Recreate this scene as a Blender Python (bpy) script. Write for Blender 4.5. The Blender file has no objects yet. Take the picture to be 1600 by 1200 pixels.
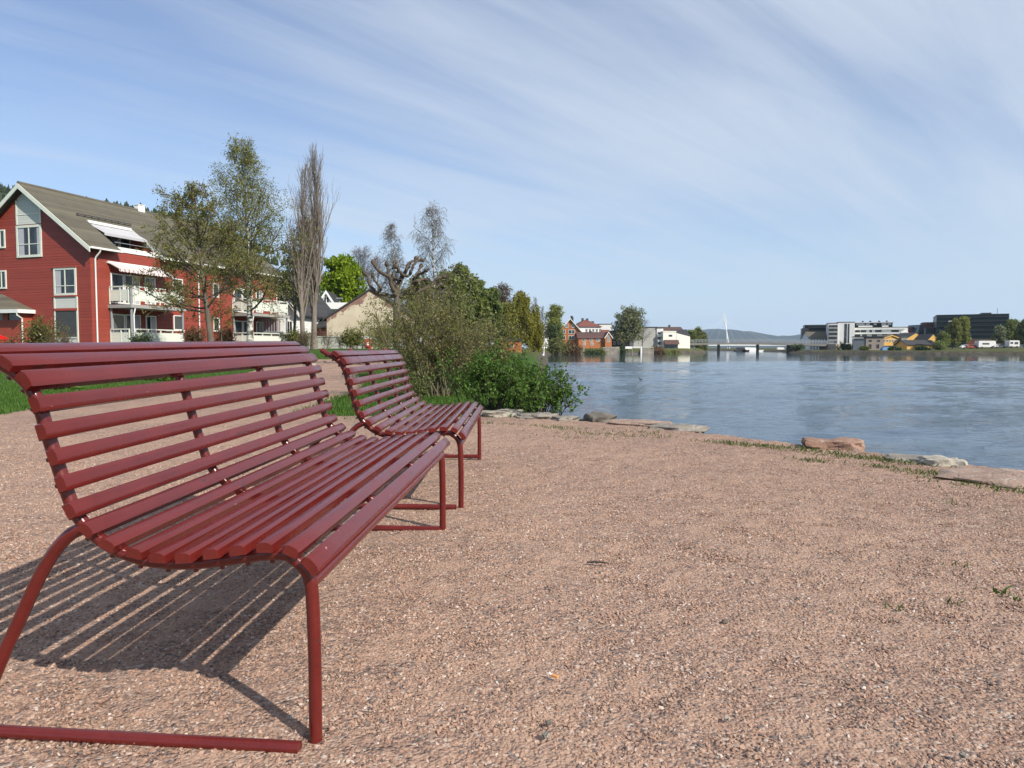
import bpy, math, random
import numpy as np
from mathutils import Vector, Matrix, noise

# ------------------------------------------------------------------ camera, sky, sun, exposure
S = bpy.context.scene
COL = S.collection
F, HOR, CZ = 1109.0, 544.0, 0.95
TH = math.atan((600 - HOR) / F)
cam = bpy.data.objects.new("camera", bpy.data.cameras.new("camera"))
COL.objects.link(cam)
cam.location = (0, 0, CZ)
cam.rotation_euler = (math.pi / 2 - TH, 0, 0)
cam.data.sensor_width = 36
cam.data.lens = F / 1600 * 36
cam.data.clip_start = 0.05
cam.data.clip_end = 20000
S.camera = cam

SUN_AZ = math.radians(133.0)      # clockwise from +Y
SUN_EL = math.radians(37.5)
sd = Vector((math.sin(SUN_AZ) * math.cos(SUN_EL), math.cos(SUN_AZ) * math.cos(SUN_EL), math.sin(SUN_EL)))
sun = bpy.data.objects.new("sun", bpy.data.lights.new("sun", 'SUN'))
COL.objects.link(sun)
sun.rotation_euler = sd.to_track_quat('Z', 'Y').to_euler()
sun.data.energy = 4.6
sun.data.angle = math.radians(0.5)
sun.data.color = (1.0, 0.93, 0.83)

S.view_settings.view_transform = 'Standard'
S.view_settings.look = 'None'
S.view_settings.gamma = 1
S.view_settings.exposure = 0.46
S.render.engine = 'CYCLES'
S.cycles.use_denoising = True
S.cycles.max_bounces = 6
S.cycles.transparent_max_bounces = 12
S.cycles.volume_bounces = 0


def nd(nt, typ, **kw):
    n = nt.nodes.new(typ)
    for k, v in kw.items():
        if k.startswith('i_'):
            n.inputs[k[2:].replace('_', ' ')].default_value = v
        elif k[0] == 'n' and k[1:].isdigit():
            n.inputs[int(k[1:])].default_value = v
        else:
            setattr(n, k, v)
    return n


def lk(nt, a, b):
    nt.links.new(a, b)


def ramp(nt, fac, stops):
    r = nt.nodes.new('ShaderNodeValToRGB')
    while len(r.color_ramp.elements) < len(stops):
        r.color_ramp.elements.new(0.5)
    for e, (p, c) in zip(r.color_ramp.elements, stops):
        e.position = p
        e.color = (c[0], c[1], c[2], 1) if not isinstance(c, (int, float)) else (c, c, c, 1)
    if fac is not None:
        lk(nt, fac, r.inputs[0])
    return r.outputs[0]


def mth(nt, op, a, b=None, c=None, clamp=False):
    n = nt.nodes.new('ShaderNodeMath')
    n.operation = op
    n.use_clamp = clamp
    for i, v in enumerate((a, b, c)):
        if v is None:
            continue
        if isinstance(v, (int, float)):
            n.inputs[i].default_value = v
        else:
            lk(nt, v, n.inputs[i])
    return n.outputs[0]


def mixc(nt, fac, a, b, mode='MIX'):
    n = nt.nodes.new('ShaderNodeMix')
    n.data_type = 'RGBA'
    n.blend_type = mode
    for i, v in ((0, fac), (6, a), (7, b)):
        if isinstance(v, (int, float)):
            n.inputs[i].default_value = v
        elif isinstance(v, (tuple, list)):
            n.inputs[i].default_value = (v[0], v[1], v[2], 1)
        else:
            lk(nt, v, n.inputs[i])
    return n.outputs[2]


def noi(nt, vec, scale, detail=2.0, rough=0.5, dist=0.0):
    n = nt.nodes.new('ShaderNodeTexNoise')
    n.inputs['Scale'].default_value = scale
    n.inputs['Detail'].default_value = detail
    n.inputs['Roughness'].default_value = rough
    n.inputs['Distortion'].default_value = dist
    if vec is not None:
        lk(nt, vec, n.inputs['Vector'])
    return n.outputs['Fac']


def mapn(nt, vec, scale=(1, 1, 1), rot=(0, 0, 0), loc=(0, 0, 0)):
    n = nt.nodes.new('ShaderNodeMapping')
    n.inputs['Scale'].default_value = scale
    n.inputs['Rotation'].default_value = rot
    n.inputs['Location'].default_value = loc
    lk(nt, vec, n.inputs['Vector'])
    return n.outputs[0]


# ---- world: Nishita sky with thin cirrus streaks laid on a high flat layer
W = bpy.data.worlds.new("World")
S.world = W
W.use_nodes = True
wt = W.node_tree
wt.nodes.clear()
sky = wt.nodes.new('ShaderNodeTexSky')
sky.sky_type = 'NISHITA'
sky.sun_disc = False
sky.sun_elevation = SUN_EL
sky.sun_rotation = SUN_AZ
sky.altitude = 20
sky.air_density = 1.0
sky.dust_density = 0.25
sky.ozone_density = 2.2
tc = wt.nodes.new('ShaderNodeTexCoord')
sx = wt.nodes.new('ShaderNodeSeparateXYZ')
lk(wt, tc.outputs['Generated'], sx.inputs[0])
zz = mth(wt, 'ADD', mth(wt, 'MAXIMUM', sx.outputs[2], 0.0), 0.16)
cb = wt.nodes.new('ShaderNodeCombineXYZ')
lk(wt, mth(wt, 'DIVIDE', sx.outputs[0], zz), cb.inputs[0])
lk(wt, mth(wt, 'DIVIDE', sx.outputs[1], zz), cb.inputs[1])
rot = mapn(wt, cb.outputs[0], rot=(0, 0, math.radians(49)))          # streak axis -> +Y
s1 = noi(wt, mapn(wt, rot, scale=(1.35, 0.30, 1), loc=(3.1, 1.7, 0)), 1.0, 5.0, 0.52, 0.7)
s2 = noi(wt, mapn(wt, rot, scale=(5.2, 0.55, 1), loc=(7.3, 0.4, 0)), 1.0, 5.0, 0.6, 0.8)
s3 = noi(wt, mapn(wt, cb.outputs[0], scale=(0.5, 0.5, 1), loc=(0.8, 4.4, 0)), 1.0, 3.0, 0.5, 0.3)
cl = mth(wt, 'ADD', mth(wt, 'ADD', mth(wt, 'MULTIPLY', s1, 0.54), mth(wt, 'MULTIPLY', s2, 0.27)), mth(wt, 'MULTIPLY', s3, 0.36))
cl = mth(wt, 'ADD', cl, mth(wt, 'MULTIPLY', sx.outputs[0], 0.12))      # thicker veil to the east
cl = mth(wt, 'ADD', cl, mth(wt, 'MULTIPLY', mth(wt, 'SUBTRACT', sx.outputs[2], 0.27), 0.22))   # and overhead
mr = nd(wt, 'ShaderNodeMapRange')
mr.interpolation_type = 'SMOOTHSTEP'
lk(wt, cl, mr.inputs['Value'])
mr.inputs['From Min'].default_value = 0.405
mr.inputs['From Max'].default_value = 0.765
mr.inputs['To Min'].default_value = 0.05
mr.inputs['To Max'].default_value = 0.84
CLOUD = (5.15, 5.75, 6.6)
skyb = mixc(wt, 1.0, sky.outputs[0], (0.95, 0.985, 1.11), 'MULTIPLY')
skyc = mixc(wt, mr.outputs[0], skyb, CLOUD)
# low horizon paleness from thin far cloud
hz = ramp(wt, sx.outputs[2], [(0.0, 0.9), (0.07, 0.62), (0.16, 0.30), (0.35, 0.0)])
skyc = mixc(wt, hz, skyc, (4.3, 5.45, 6.6))
bg = wt.nodes.new('ShaderNodeBackground')
bg.inputs['Strength'].default_value = 0.097
lk(wt, skyc, bg.inputs['Color'])
wo = wt.nodes.new('ShaderNodeOutputWorld')
lk(wt, bg.outputs[0], wo.inputs['Surface'])

# ------------------------------------------------------------------ geometry helpers
FW = Vector((0, math.cos(TH), -math.sin(TH)))
UP = Vector((0, math.sin(TH), math.cos(TH)))


def at(px, py, Y):
    """point of the place seen at a pixel of the 1600 px photograph, at distance Y"""
    r = FW + Vector(((px - 800) / F, 0, 0)) + UP * ((600 - py) / F)
    return Vector((0, 0, CZ)) + r * (Y / r.y)


def atx(px, Y):
    return at(px, HOR, Y).x


def atz(py, Y):
    return at(800, py, Y).z


class MB:
    """collects faces of ONE mesh object"""

    def __init__(s):
        s.v = []
        s.f = []

    def add(s, vs, fs):
        o = len(s.v)
        s.v += [tuple(p) for p in vs]
        s.f += [tuple(i + o for i in f) for f in fs]
        return s

    def box(s, x0, x1, y0, y1, z0, z1):
        return s.add([(x0, y0, z0), (x1, y0, z0), (x1, y1, z0), (x0, y1, z0), (x0, y0, z1), (x1, y0, z1), (x1, y1, z1), (x0, y1, z1)],
                     [(0, 3, 2, 1), (4, 5, 6, 7), (0, 1, 5, 4), (1, 2, 6, 5), (2, 3, 7, 6), (3, 0, 4, 7)])

    def hexa(s, p):
        """eight corners: bottom ring then top ring"""
        return s.add(p, [(0, 3, 2, 1), (4, 5, 6, 7), (0, 1, 5, 4), (1, 2, 6, 5), (2, 3, 7, 6), (3, 0, 4, 7)])

    def slab(s, quad, th):
        """quad (4 points, counter-clockwise seen from its outer side) given a thickness inwards"""
        q = [Vector(p) for p in quad]
        n = (q[1] - q[0]).cross(q[3] - q[0]).normalized()
        b = [p - n * th for p in q]
        return s.hexa(b + q)

    def prism(s, poly, axis, a, b):
        """extrude a closed 2D outline along an axis: 'x' (y,z), 'y' (x,z), 'z' (x,y)"""
        n = len(poly)

        def P(q, t):
            return {'x': (t, q[0], q[1]), 'y': (q[0], t, q[1]), 'z': (q[0], q[1], t)}[axis]
        vs = [P(q, a) for q in poly] + [P(q, b) for q in poly]
        fs = [(i, (i + 1) % n, n + (i + 1) % n, n + i) for i in range(n)] + [tuple(range(n))[::-1], tuple(range(n, 2 * n))]
        return s.add(vs, fs)

    def tube(s, path, r, k=10, cap=True):
        P = [Vector(p) for p in path]
        n = len(P)
        R = r if isinstance(r, (list, tuple)) else [r] * n
        vs = []
        ref = None
        for i in range(n):
            t = (P[min(i + 1, n - 1)] - P[max(i - 1, 0)]).normalized()
            if ref is None:
                ref = t.orthogonal().normalized()
            a = (ref - t * ref.dot(t)).normalized()
            ref = a
            b = t.cross(a)
            for j in range(k):
                w = 2 * math.pi * j / k
                vs.append(P[i] + (a * math.cos(w) + b * math.sin(w)) * R[i])
        fs = []
        for i in range(n - 1):
            for j in range(k):
                fs.append((i * k + j, i * k + (j + 1) % k, (i + 1) * k + (j + 1) % k, (i + 1) * k + j))
        if cap:
            fs.append(tuple(range(k))[::-1])
            fs.append(tuple((n - 1) * k + j for j in range(k)))
        return s.add(vs, fs)

    def build(s, name, m, parent=None, smooth=None, loc=None, bevel=0):
        me = bpy.data.meshes.new(name)
        me.from_pydata(s.v, [], s.f)
        me.validate()
        return link(name, me, m, parent, smooth, loc, bevel)


def link(name, me, m, parent=None, smooth=None, loc=None, bevel=0):
    for q in (m if isinstance(m, (list, tuple)) else [m]):
        me.materials.append(q)
    if smooth is not None:
        me.shade_smooth()
        me.set_sharp_from_angle(angle=math.radians(smooth))
    o = bpy.data.objects.new(name, me)
    COL.objects.link(o)
    if parent is not None:
        o.parent = parent
    if loc is not None:
        o.location = loc
    if bevel:
        bm_ = o.modifiers.new("bevel", 'BEVEL')
        bm_.width = bevel
        bm_.segments = 2
        bm_.limit_method = 'ANGLE'
    return o


def quads(name, V, Q, m, parent=None, smooth=False, loc=None, k=4):
    """fast mesh from numpy arrays: V (n,3), Q (m,k)"""
    me = bpy.data.meshes.new(name)
    V = np.ascontiguousarray(V, dtype=np.float32)
    Q = np.ascontiguousarray(Q, dtype=np.int32)
    me.vertices.add(len(V))
    me.vertices.foreach_set('co', V.ravel())
    me.loops.add(Q.size)
    me.loops.foreach_set('vertex_index', Q.ravel())
    me.polygons.add(len(Q))
    me.polygons.foreach_set('loop_start', np.arange(0, Q.size, k, dtype=np.int32))
    if smooth:
        me.polygons.foreach_set('use_smooth', np.ones(len(Q), dtype=bool))
    me.update(calc_edges=True)
    return link(name, me, m, parent, None, loc)


def tag(o, label=None, cat=None, group=None, kind=None):
    if label:
        o['label'] = label
    if cat:
        o['category'] = cat
    if group:
        o['group'] = group
    if kind:
        o['kind'] = kind
    return o


def thing(name, label, cat, loc=(0, 0, 0), rz=0.0, group=None):
    o = bpy.data.objects.new(name, None)
    COL.objects.link(o)
    o.location = loc
    o.rotation_euler = (0, 0, rz)
    o.empty_display_size = 0.3
    return tag(o, label, cat, group)


def copy_tree(o, parent=None, skip=()):
    c = o.copy()
    COL.objects.link(c)
    if parent is not None:
        c.parent = parent
    for ch in list(o.children):
        if ch not in skip:
            copy_tree(ch, c, skip)
    return c


def ss(a, b, x):
    t = np.clip((x - a) / (b - a), 0, 1)
    return t * t * (3 - 2 * t)


def fbm(x, y, sc, seed=0.0, octs=3):
    v = 0.0
    a = 1.0
    for o in range(octs):
        v += a * noise.noise((x * sc, y * sc, seed + o * 7.3))
        sc *= 2.1
        a *= 0.5
    return v


# ------------------------------------------------------------------ materials
M = {}


def material(name):
    m = bpy.data.materials.new(name)
    m.use_nodes = True
    nt = m.node_tree
    b = nt.nodes['Principled BSDF']
    M[name] = m
    return m, nt, b


def simple(name, col, rough=0.6, var=0.15, vs=3.0, bump=0.0, bs=40.0, spec=0.4, metal=0.0, stretch=(1, 1, 1), coat=0.0):
    """paint / plaster / stone: colour with patchy natural variation and fine relief"""
    m, nt, b = material(name)
    t = nt.nodes.new('ShaderNodeTexCoord').outputs['Object']
    v = mapn(nt, t, scale=stretch)
    n1 = noi(nt, v, vs, 5, 0.6)
    lo = [c * (1 - var) for c in col]
    hi = [min(1, c * (1 + var)) for c in col]
    lk(nt, ramp(nt, n1, [(0.3, lo), (0.7, hi)]), b.inputs['Base Color'])
    b.inputs['Roughness'].default_value = rough
    b.inputs['Specular IOR Level'].default_value = spec
    b.inputs['Metallic'].default_value = metal
    b.inputs['Coat Weight'].default_value = coat
    if bump:
        bn = nd(nt, 'ShaderNodeBump')
        bn.inputs['Strength'].default_value = 1.0
        bn.inputs['Distance'].default_value = bump
        lk(nt, noi(nt, v, bs, 4, 0.6), bn.inputs['Height'])
        lk(nt, bn.outputs[0], b.inputs['Normal'])
    return m


def boards(name, col, pitch=0.14, axis=2, var=0.12, rough=0.65, depth=0.02, world=False):
    """lapped boards or tiles: saw-tooth relief along one axis, tone varying per board"""
    m, nt, b = material(name)
    tcn = nt.nodes.new('ShaderNodeTexCoord')
    s = nt.nodes.new('ShaderNodeSeparateXYZ')
    lk(nt, tcn.outputs['Object'], s.inputs[0])
    z = mth(nt, 'DIVIDE', s.outputs[axis], pitch)
    fr = mth(nt, 'FRACT', z)
    fl = mth(nt, 'FLOOR', z)
    wn = nd(nt, 'ShaderNodeTexWhiteNoise', noise_dimensions='1D')
    lk(nt, fl, wn.inputs['W'])
    n1 = noi(nt, tcn.outputs['Object'], 1.2, 5, 0.6)
    f = mth(nt, 'ADD', mth(nt, 'MULTIPLY', wn.outputs['Value'], 0.45), mth(nt, 'MULTIPLY', n1, 0.6))
    lk(nt, ramp(nt, f, [(0.15, [c * (1 - var) for c in col]), (0.85, [c * (1 + var) for c in col])]), b.inputs['Base Color'])
    b.inputs['Roughness'].default_value = rough
    bn = nd(nt, 'ShaderNodeBump')
    bn.inputs['Strength'].default_value = 1.0
    bn.inputs['Distance'].default_value = depth
    bn.invert = True
    lk(nt, fr, bn.inputs['Height'])
    lk(nt, bn.outputs[0], b.inputs['Normal'])
    return m


def leafmat(name, c1, c2, trans=0.35, c3=None):
    m, nt, b = material(name)
    g = nt.nodes.new('ShaderNodeNewGeometry')
    st = [(0.0, c1), (0.75, c2)]
    if c3:
        st = [(0.0, c1), (0.6, c2), (0.95, c3)]
    c = ramp(nt, g.outputs['Random Per Island'], st)
    lk(nt, c, b.inputs['Base Color'])
    b.inputs['Roughness'].default_value = 0.55
    b.inputs['Specular IOR Level'].default_value = 0.25
    tr = nt.nodes.new('ShaderNodeBsdfTranslucent')
    lk(nt, mixc(nt, 1.0, c, (1.0, 1.0, 0.45), 'MULTIPLY'), tr.inputs['Color'])
    mx = nt.nodes.new('ShaderNodeMixShader')
    mx.inputs[0].default_value = trans
    lk(nt, b.outputs[0], mx.inputs[1])
    lk(nt, tr.outputs[0], mx.inputs[2])
    lk(nt, mx.outputs[0], nt.nodes['Material Output'].inputs['Surface'])
    return m


def glass(name, col=(0.025, 0.03, 0.035), var=0.6, vs=0.9, rough=0.06):
    m, nt, b = material(name)
    t = nt.nodes.new('ShaderNodeTexCoord').outputs['Object']
    n1 = noi(nt, mapn(nt, t, scale=(1, 1, 0.35)), vs, 3, 0.6)
    lk(nt, ramp(nt, n1, [(0.4, [c * (1 - var) for c in col]), (0.62, [c * (1 + 2 * var) for c in col])]), b.inputs['Base Color'])
    b.inputs['Roughness'].default_value = rough
    b.inputs['Specular IOR Level'].default_value = 0.6
    return m


def bench_paint():
    m, nt, b = material('bench_paint')
    t = nt.nodes.new('ShaderNodeTexCoord').outputs['Object']
    grain = noi(nt, mapn(nt, t, scale=(60, 2.2, 60)), 1.0, 4, 0.6)
    blot = noi(nt, t, 7.0, 4, 0.6)
    c = ramp(nt, mth(nt, 'ADD', mth(nt, 'MULTIPLY', grain, 0.4), mth(nt, 'MULTIPLY', blot, 0.6)),
             [(0.3, (0.090, 0.0102, 0.0088)), (0.7, (0.134, 0.0158, 0.0125))])
    # worn nicks where the paint has gone to dark wood or pale primer
    nick = ramp(nt, noi(nt, mapn(nt, t, scale=(34, 9, 34)), 1.0, 2, 0.5), [(0.735, 0.0), (0.765, 1.0)])
    c = mixc(nt, mth(nt, 'MULTIPLY', nick, 0.75), c, (0.045, 0.018, 0.016))
    nick2 = ramp(nt, noi(nt, mapn(nt, t, scale=(70, 30, 70), loc=(4, 2, 9)), 1.0, 1, 0.5), [(0.80, 0.0), (0.83, 1.0)])
    c = mixc(nt, mth(nt, 'MULTIPLY', nick2, 0.55), c, (0.42, 0.26, 0.25))
    lk(nt, c, b.inputs['Base Color'])
    lk(nt, ramp(nt, blot, [(0.3, 0.15), (0.7, 0.32)]), b.inputs['Roughness'])
    b.inputs['Specular IOR Level'].default_value = 0.5
    bn = nd(nt, 'ShaderNodeBump')
    bn.inputs['Strength'].default_value = 1.0
    bn.inputs['Distance'].default_value = 0.0006
    h = mth(nt, 'SUBTRACT', mth(nt, 'ADD', grain, mth(nt, 'MULTIPLY', noi(nt, t, 30.0, 3, 0.5), 0.5)), mth(nt, 'MULTIPLY', nick, 0.8))
    lk(nt, h, bn.inputs['Height'])
    lk(nt, bn.outputs[0], b.inputs['Normal'])
    return m


bench_paint()
# ------------------------------------------------------------------ terrain
WATER = -1.12
SHORE = np.array([(60, -60), (14, -8), (5.6, 3.0), (4.15, 5.0), (3.3, 6.4), (2.25, 7.9), (1.15, 9.2), (0.35, 10.0), (0.5, 14), (1, 30), (2, 60), (3, 96),
                  (4, 130), (6, 190), (10, 225), (17, 238), (45, 258), (69, 278), (80, 300), (88, 340), (97, 420), (120, 900), (130, 1400)], float)
FAR = np.array([(700, -60), (620, 120), (400, 150), (260, 170), (190, 190), (150, 208), (133, 227), (125, 262), (121, 285), (117, 300), (124, 320), (150, 400), (200, 900), (210, 1400)], float)


def xs(y):
    return np.interp(y, SHORE[:, 1], SHORE[:, 0])


def xr(y):
    return np.interp(y, FAR[:, 1], FAR[:, 0])


PLAZA = [(-7.35, -12), (14, -12), (9.0, -2), (5.55, 3.0), (4.08, 5.0), (3.2, 6.4), (2.15, 7.85), (1.05, 9.05), (0.15, 9.65), (-1.2, 9.75), (-2.4, 9.9), (-3.1, 10.6), (-3.25, 13), (-3.3, 15.5),
         (-4.2, 19.5), (-5.4, 24), (-4.0, 25.6), (-1.2, 25.6), (-1.2, 28.8), (-8.0, 28.8), (-8.6, 26), (-8.1, 22.5), (-7.6, 19), (-7.4, 15), (-7.35, 10)]


def inpoly(x, y, poly):
    x = np.asarray(x, float)
    y = np.asarray(y, float)
    r = np.zeros(x.shape, bool)
    n = len(poly)
    for i in range(n):
        x0, y0 = poly[i]
        x1, y1 = poly[(i + 1) % n]
        c = (y0 > y) != (y1 > y)
        with np.errstate(divide='ignore', invalid='ignore'):
            xi = (x1 - x0) * (y - y0) / ((y1 - y0) if y1 != y0 else 1e-9) + x0
        r ^= c & (x < xi)
    return r


def land(x, y):
    """height of the land surface (no bank)"""
    h = 0.92 * ss(10, 46, y) * ss(2.5, -5, x)
    h = h + 0.9 * ss(60, 200, y)
    h = h + 0.03 * np.exp(-((x + 0.36) ** 2 + (y - 3.75) ** 2) / 0.5)
    return h


def terr(x, y):
    d = xs(y) - x
    wd = 0.5 + 5.0 * ss(14, 120, y)
    h = -3 + (land(x, y) + 3) * ss(-wd, wd * 0.1, d)
    hr = -3 + (0.15 + 1.1 * ss(8, 60, x - xr(y)) + 3) * ss(-3.0, 2.0, x - xr(y))
    return np.where(x > 0.5 * (xs(y) + xr(y)), hr, h)


def gz(x, y):
    return float(terr(np.array(x, float), np.array(y, float)))


def gridmesh(name, X, Y, Z, m, keep=None, smooth=True):
    ny, nx = X.shape
    V = np.stack([X.ravel(), Y.ravel(), Z.ravel()], 1)
    i = np.arange((ny - 1) * nx).reshape(ny - 1, nx)[:, :-1].ravel()
    Q = np.stack([i, i + 1, i + nx + 1, i + nx], 1)
    if keep is not None:
        Q = Q[keep.ravel()]
        u, inv = np.unique(Q, return_inverse=True)
        V = V[u]
        Q = inv.reshape(-1, 4)
    return quads(name, V, Q, m, smooth=smooth)


def ground_mats():
    # grass and soil
    m, nt, b = material('lawn_soil')
    t = nt.nodes.new('ShaderNodeTexCoord').outputs['Object']
    n1 = noi(nt, t, 0.35, 5, 0.6)
    n2 = noi(nt, t, 9.0, 5, 0.7)
    c = ramp(nt, mth(nt, 'ADD', mth(nt, 'MULTIPLY', n1, 0.5), mth(nt, 'MULTIPLY', n2, 0.5)),
             [(0.3, (0.020, 0.043, 0.010)), (0.5, (0.040, 0.085, 0.014)), (0.7, (0.075, 0.125, 0.025))])
    # bare bank below the turf: dark wet stones and mud
    s = nt.nodes.new('ShaderNodeSeparateXYZ')
    lk(nt, t, s.inputs[0])
    bank = ramp(nt, noi(nt, t, 0.9, 5, 0.7), [(0.35, (0.030, 0.027, 0.022)), (0.65, (0.120, 0.105, 0.080))])
    zb = mth(nt, 'ADD', s.outputs[2], mth(nt, 'MULTIPLY', mth(nt, 'SUBTRACT', noi(nt, t, 0.25, 4, 0.6), 0.5), 0.9))
    # rough dry turf far from the park
    fary = nd(nt, 'ShaderNodeMapRange')
    lk(nt, s.outputs[1], fary.inputs['Value'])
    fary.inputs['From Min'].default_value = 60
    fary.inputs['From Max'].default_value = 120
    dry = ramp(nt, noi(nt, t, 0.12, 5, 0.65), [(0.35, (0.055, 0.062, 0.022)), (0.65, (0.115, 0.100, 0.050))])
    c = mixc(nt, mth(nt, 'MULTIPLY', fary.outputs[0], 0.8), c, dry)
    c = mixc(nt, ramp(nt, mth(nt, 'ADD', zb, 1.0), [(0.75, 1.0), (0.98, 0.0)]), c, bank)
    lk(nt, c, b.inputs['Base Color'])
    b.inputs['Roughness'].default_value = 0.9
    b.inputs['Specular IOR Level'].default_value = 0.1
    bn = nd(nt, 'ShaderNodeBump')
    bn.inputs['Distance'].default_value = 0.03
    lk(nt, noi(nt, t, 30.0, 4, 0.7), bn.inputs['Height'])
    lk(nt, bn.outputs[0], b.inputs['Normal'])
    # crushed pink granite
    m, nt, b = material('gravel_bed')
    t = nt.nodes.new('ShaderNodeTexCoord').outputs['Object']
    dis = nt.nodes.new('ShaderNodeVectorMath')
    dis.operation = 'ADD'
    nz = nt.nodes.new('ShaderNodeTexNoise')
    nz.inputs['Scale'].default_value = 60
    lk(nt, t, nz.inputs['Vector'])
    sc = nt.nodes.new('ShaderNodeVectorMath')
    sc.operation = 'SCALE'
    sc.inputs['Scale'].default_value = 0.008
    lk(nt, nz.outputs['Color'], sc.inputs[0])
    lk(nt, t, dis.inputs[0])
    lk(nt, sc.outputs[0], dis.inputs[1])
    vo = nd(nt, 'ShaderNodeTexVoronoi')
    vo.inputs['Scale'].default_value = 95
    lk(nt, dis.outputs[0], vo.inputs['Vector'])
    sep = nt.nodes.new('ShaderNodeSeparateColor')
    lk(nt, vo.outputs['Color'], sep.inputs[0])
    stone = ramp(nt, sep.outputs[0], [(0.0, (0.129, 0.101, 0.091)), (0.10, (0.186, 0.130, 0.105)), (0.3, (0.280, 0.173, 0.125)), (0.6, (0.343, 0.217, 0.159)),
                                      (0.85, (0.394, 0.267, 0.197)), (0.99, (0.452, 0.373, 0.315))])
    big = noi(nt, t, 0.9, 5, 0.65)
    mid = noi(nt, t, 4.5, 5, 0.7)
    patch = mth(nt, 'ADD', mth(nt, 'MULTIPLY', big, 0.5), mth(nt, 'MULTIPLY', mid, 0.5))
    sand = mixc(nt, noi(nt, t, 260, 2, 0.6), (0.267, 0.174, 0.127), (0.418, 0.280, 0.203))
    c = mixc(nt, ramp(nt, patch, [(0.46, 0.0), (0.56, 0.85)]), stone, sand)
    tone = ramp(nt, patch, [(0.34, 0.80), (0.62, 1.10)])
    c = mixc(nt, 1.0, c, tone, 'MULTIPLY')
    lk(nt, c, b.inputs['Base Color'])
    b.inputs['Roughness'].default_value = 0.85
    b.inputs['Specular IOR Level'].default_value = 0.25
    bn = nd(nt, 'ShaderNodeBump')
    bn.inputs['Distance'].default_value = 0.006
    bn.inputs['Strength'].default_value = 0.9
    hh = mth(nt, 'ADD', mth(nt, 'SUBTRACT', 0.6, vo.outputs['Distance']), mth(nt, 'MULTIPLY', sep.outputs[1], 0.6))
    bn2 = nd(nt, 'ShaderNodeBump')
    bn2.inputs['Distance'].default_value = 0.05
    lk(nt, noi(nt, t, 7.0, 4, 0.65), bn2.inputs['Height'])
    lk(nt, hh, bn.inputs['Height'])
    lk(nt, bn2.outputs[0], bn.inputs['Normal'])
    lk(nt, bn.outputs[0], b.inputs['Normal'])
    # separate stones
    m, nt, b = material('gravel_stone')
    oi = nt.nodes.new('ShaderNodeObjectInfo')
    st = ramp(nt, oi.outputs['Random'], [(0.0, (0.103, 0.089, 0.087)), (0.10, (0.177, 0.130, 0.111)), (0.28, (0.280, 0.173, 0.125)), (0.6, (0.353, 0.223, 0.161)),
                                         (0.88, (0.413, 0.280, 0.207)), (0.992, (0.492, 0.425, 0.373))])
    t2 = nt.nodes.new('ShaderNodeTexCoord').outputs['Object']
    c = mixc(nt, 1.0, st, ramp(nt, noi(nt, t2, 1.6, 3, 0.6), [(0.3, 0.8), (0.7, 1.15)]), 'MULTIPLY')
    lk(nt, c, b.inputs['Base Color'])
    b.inputs['Roughness'].default_value = 0.75
    b.inputs['Specular IOR Level'].default_value = 0.3
    # river
    m, nt, b = material('river_water')
    t = nt.nodes.new('ShaderNodeTexCoord').outputs['Object']
    s = nt.nodes.new('ShaderNodeSeparateXYZ')
    lk(nt, t, s.inputs[0])
    b.inputs['Base Color'].default_value = (0.020, 0.044, 0.072, 1)
    b.inputs['Roughness'].default_value = 0.06
    b.inputs['IOR'].default_value = 1.333
    # the wind ruffles mid-river, the far reach lies calm
    yy = mth(nt, 'SUBTRACT', s.outputs[1], mth(nt, 'MULTIPLY', s.outputs[0], 0.14))
    calm = nd(nt, 'ShaderNodeMapRange')
    lk(nt, yy, calm.inputs['Value'])
    for k_, v_ in (('From Min', 99), ('From Max', 107), ('To Min', 1.0), ('To Max', 0.04)):
        calm.inputs[k_].default_value = v_
    gust = ramp(nt, noi(nt, mapn(nt, t, scale=(0.03, 0.10, 1), rot=(0, 0, 0.25)), 1.0, 4, 0.6), [(0.35, 0.55), (0.65, 1.15)])
    w1 = noi(nt, mapn(nt, t, scale=(1.3, 2.4, 1), rot=(0, 0, 0.3)), 1.0, 4, 0.6, 0.4)
    w2 = noi(nt, mapn(nt, t, scale=(5.0, 8.5, 1), rot=(0, 0, -0.2)), 1.0, 3, 0.6, 0.3)
    h = mth(nt, 'ADD', mth(nt, 'MULTIPLY', w1, 0.035), mth(nt, 'MULTIPLY', w2, 0.026))
    h = mth(nt, 'MULTIPLY', h, mth(nt, 'MULTIPLY', calm.outputs[0], gust))
    bn = nd(nt, 'ShaderNodeBump')
    bn.inputs['Distance'].default_value = 1.0
    bn.inputs['Strength'].default_value = 1.0
    lk(nt, h, bn.inputs['Height'])
    lk(nt, bn.outputs[0], b.inputs['Normal'])


ground_mats()

gx = np.concatenate([np.arange(-3000, -400, 200), np.arange(-400, -60, 12), np.arange(-60, -20, 1.5), np.arange(-20, 8, 0.3), np.arange(8, 40, 1.2), np.arange(40, 240, 3), np.arange(240, 700, 25), np.arange(700, 3200, 250)])
gy = np.concatenate([np.arange(-60, -6, 3), np.arange(-6, 36, 0.3), np.arange(36, 150, 1.5), np.arange(150, 420, 3.5), np.arange(420, 1400, 50), np.arange(1400, 9000, 600)])
X, Y = np.meshgrid(gx, gy)
Z = terr(X, Y) - 0.07 * inpoly(X, Y, PLAZA)
ground = tag(gridmesh('ground', X, Y, Z, M['lawn_soil']), kind='structure')

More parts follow.
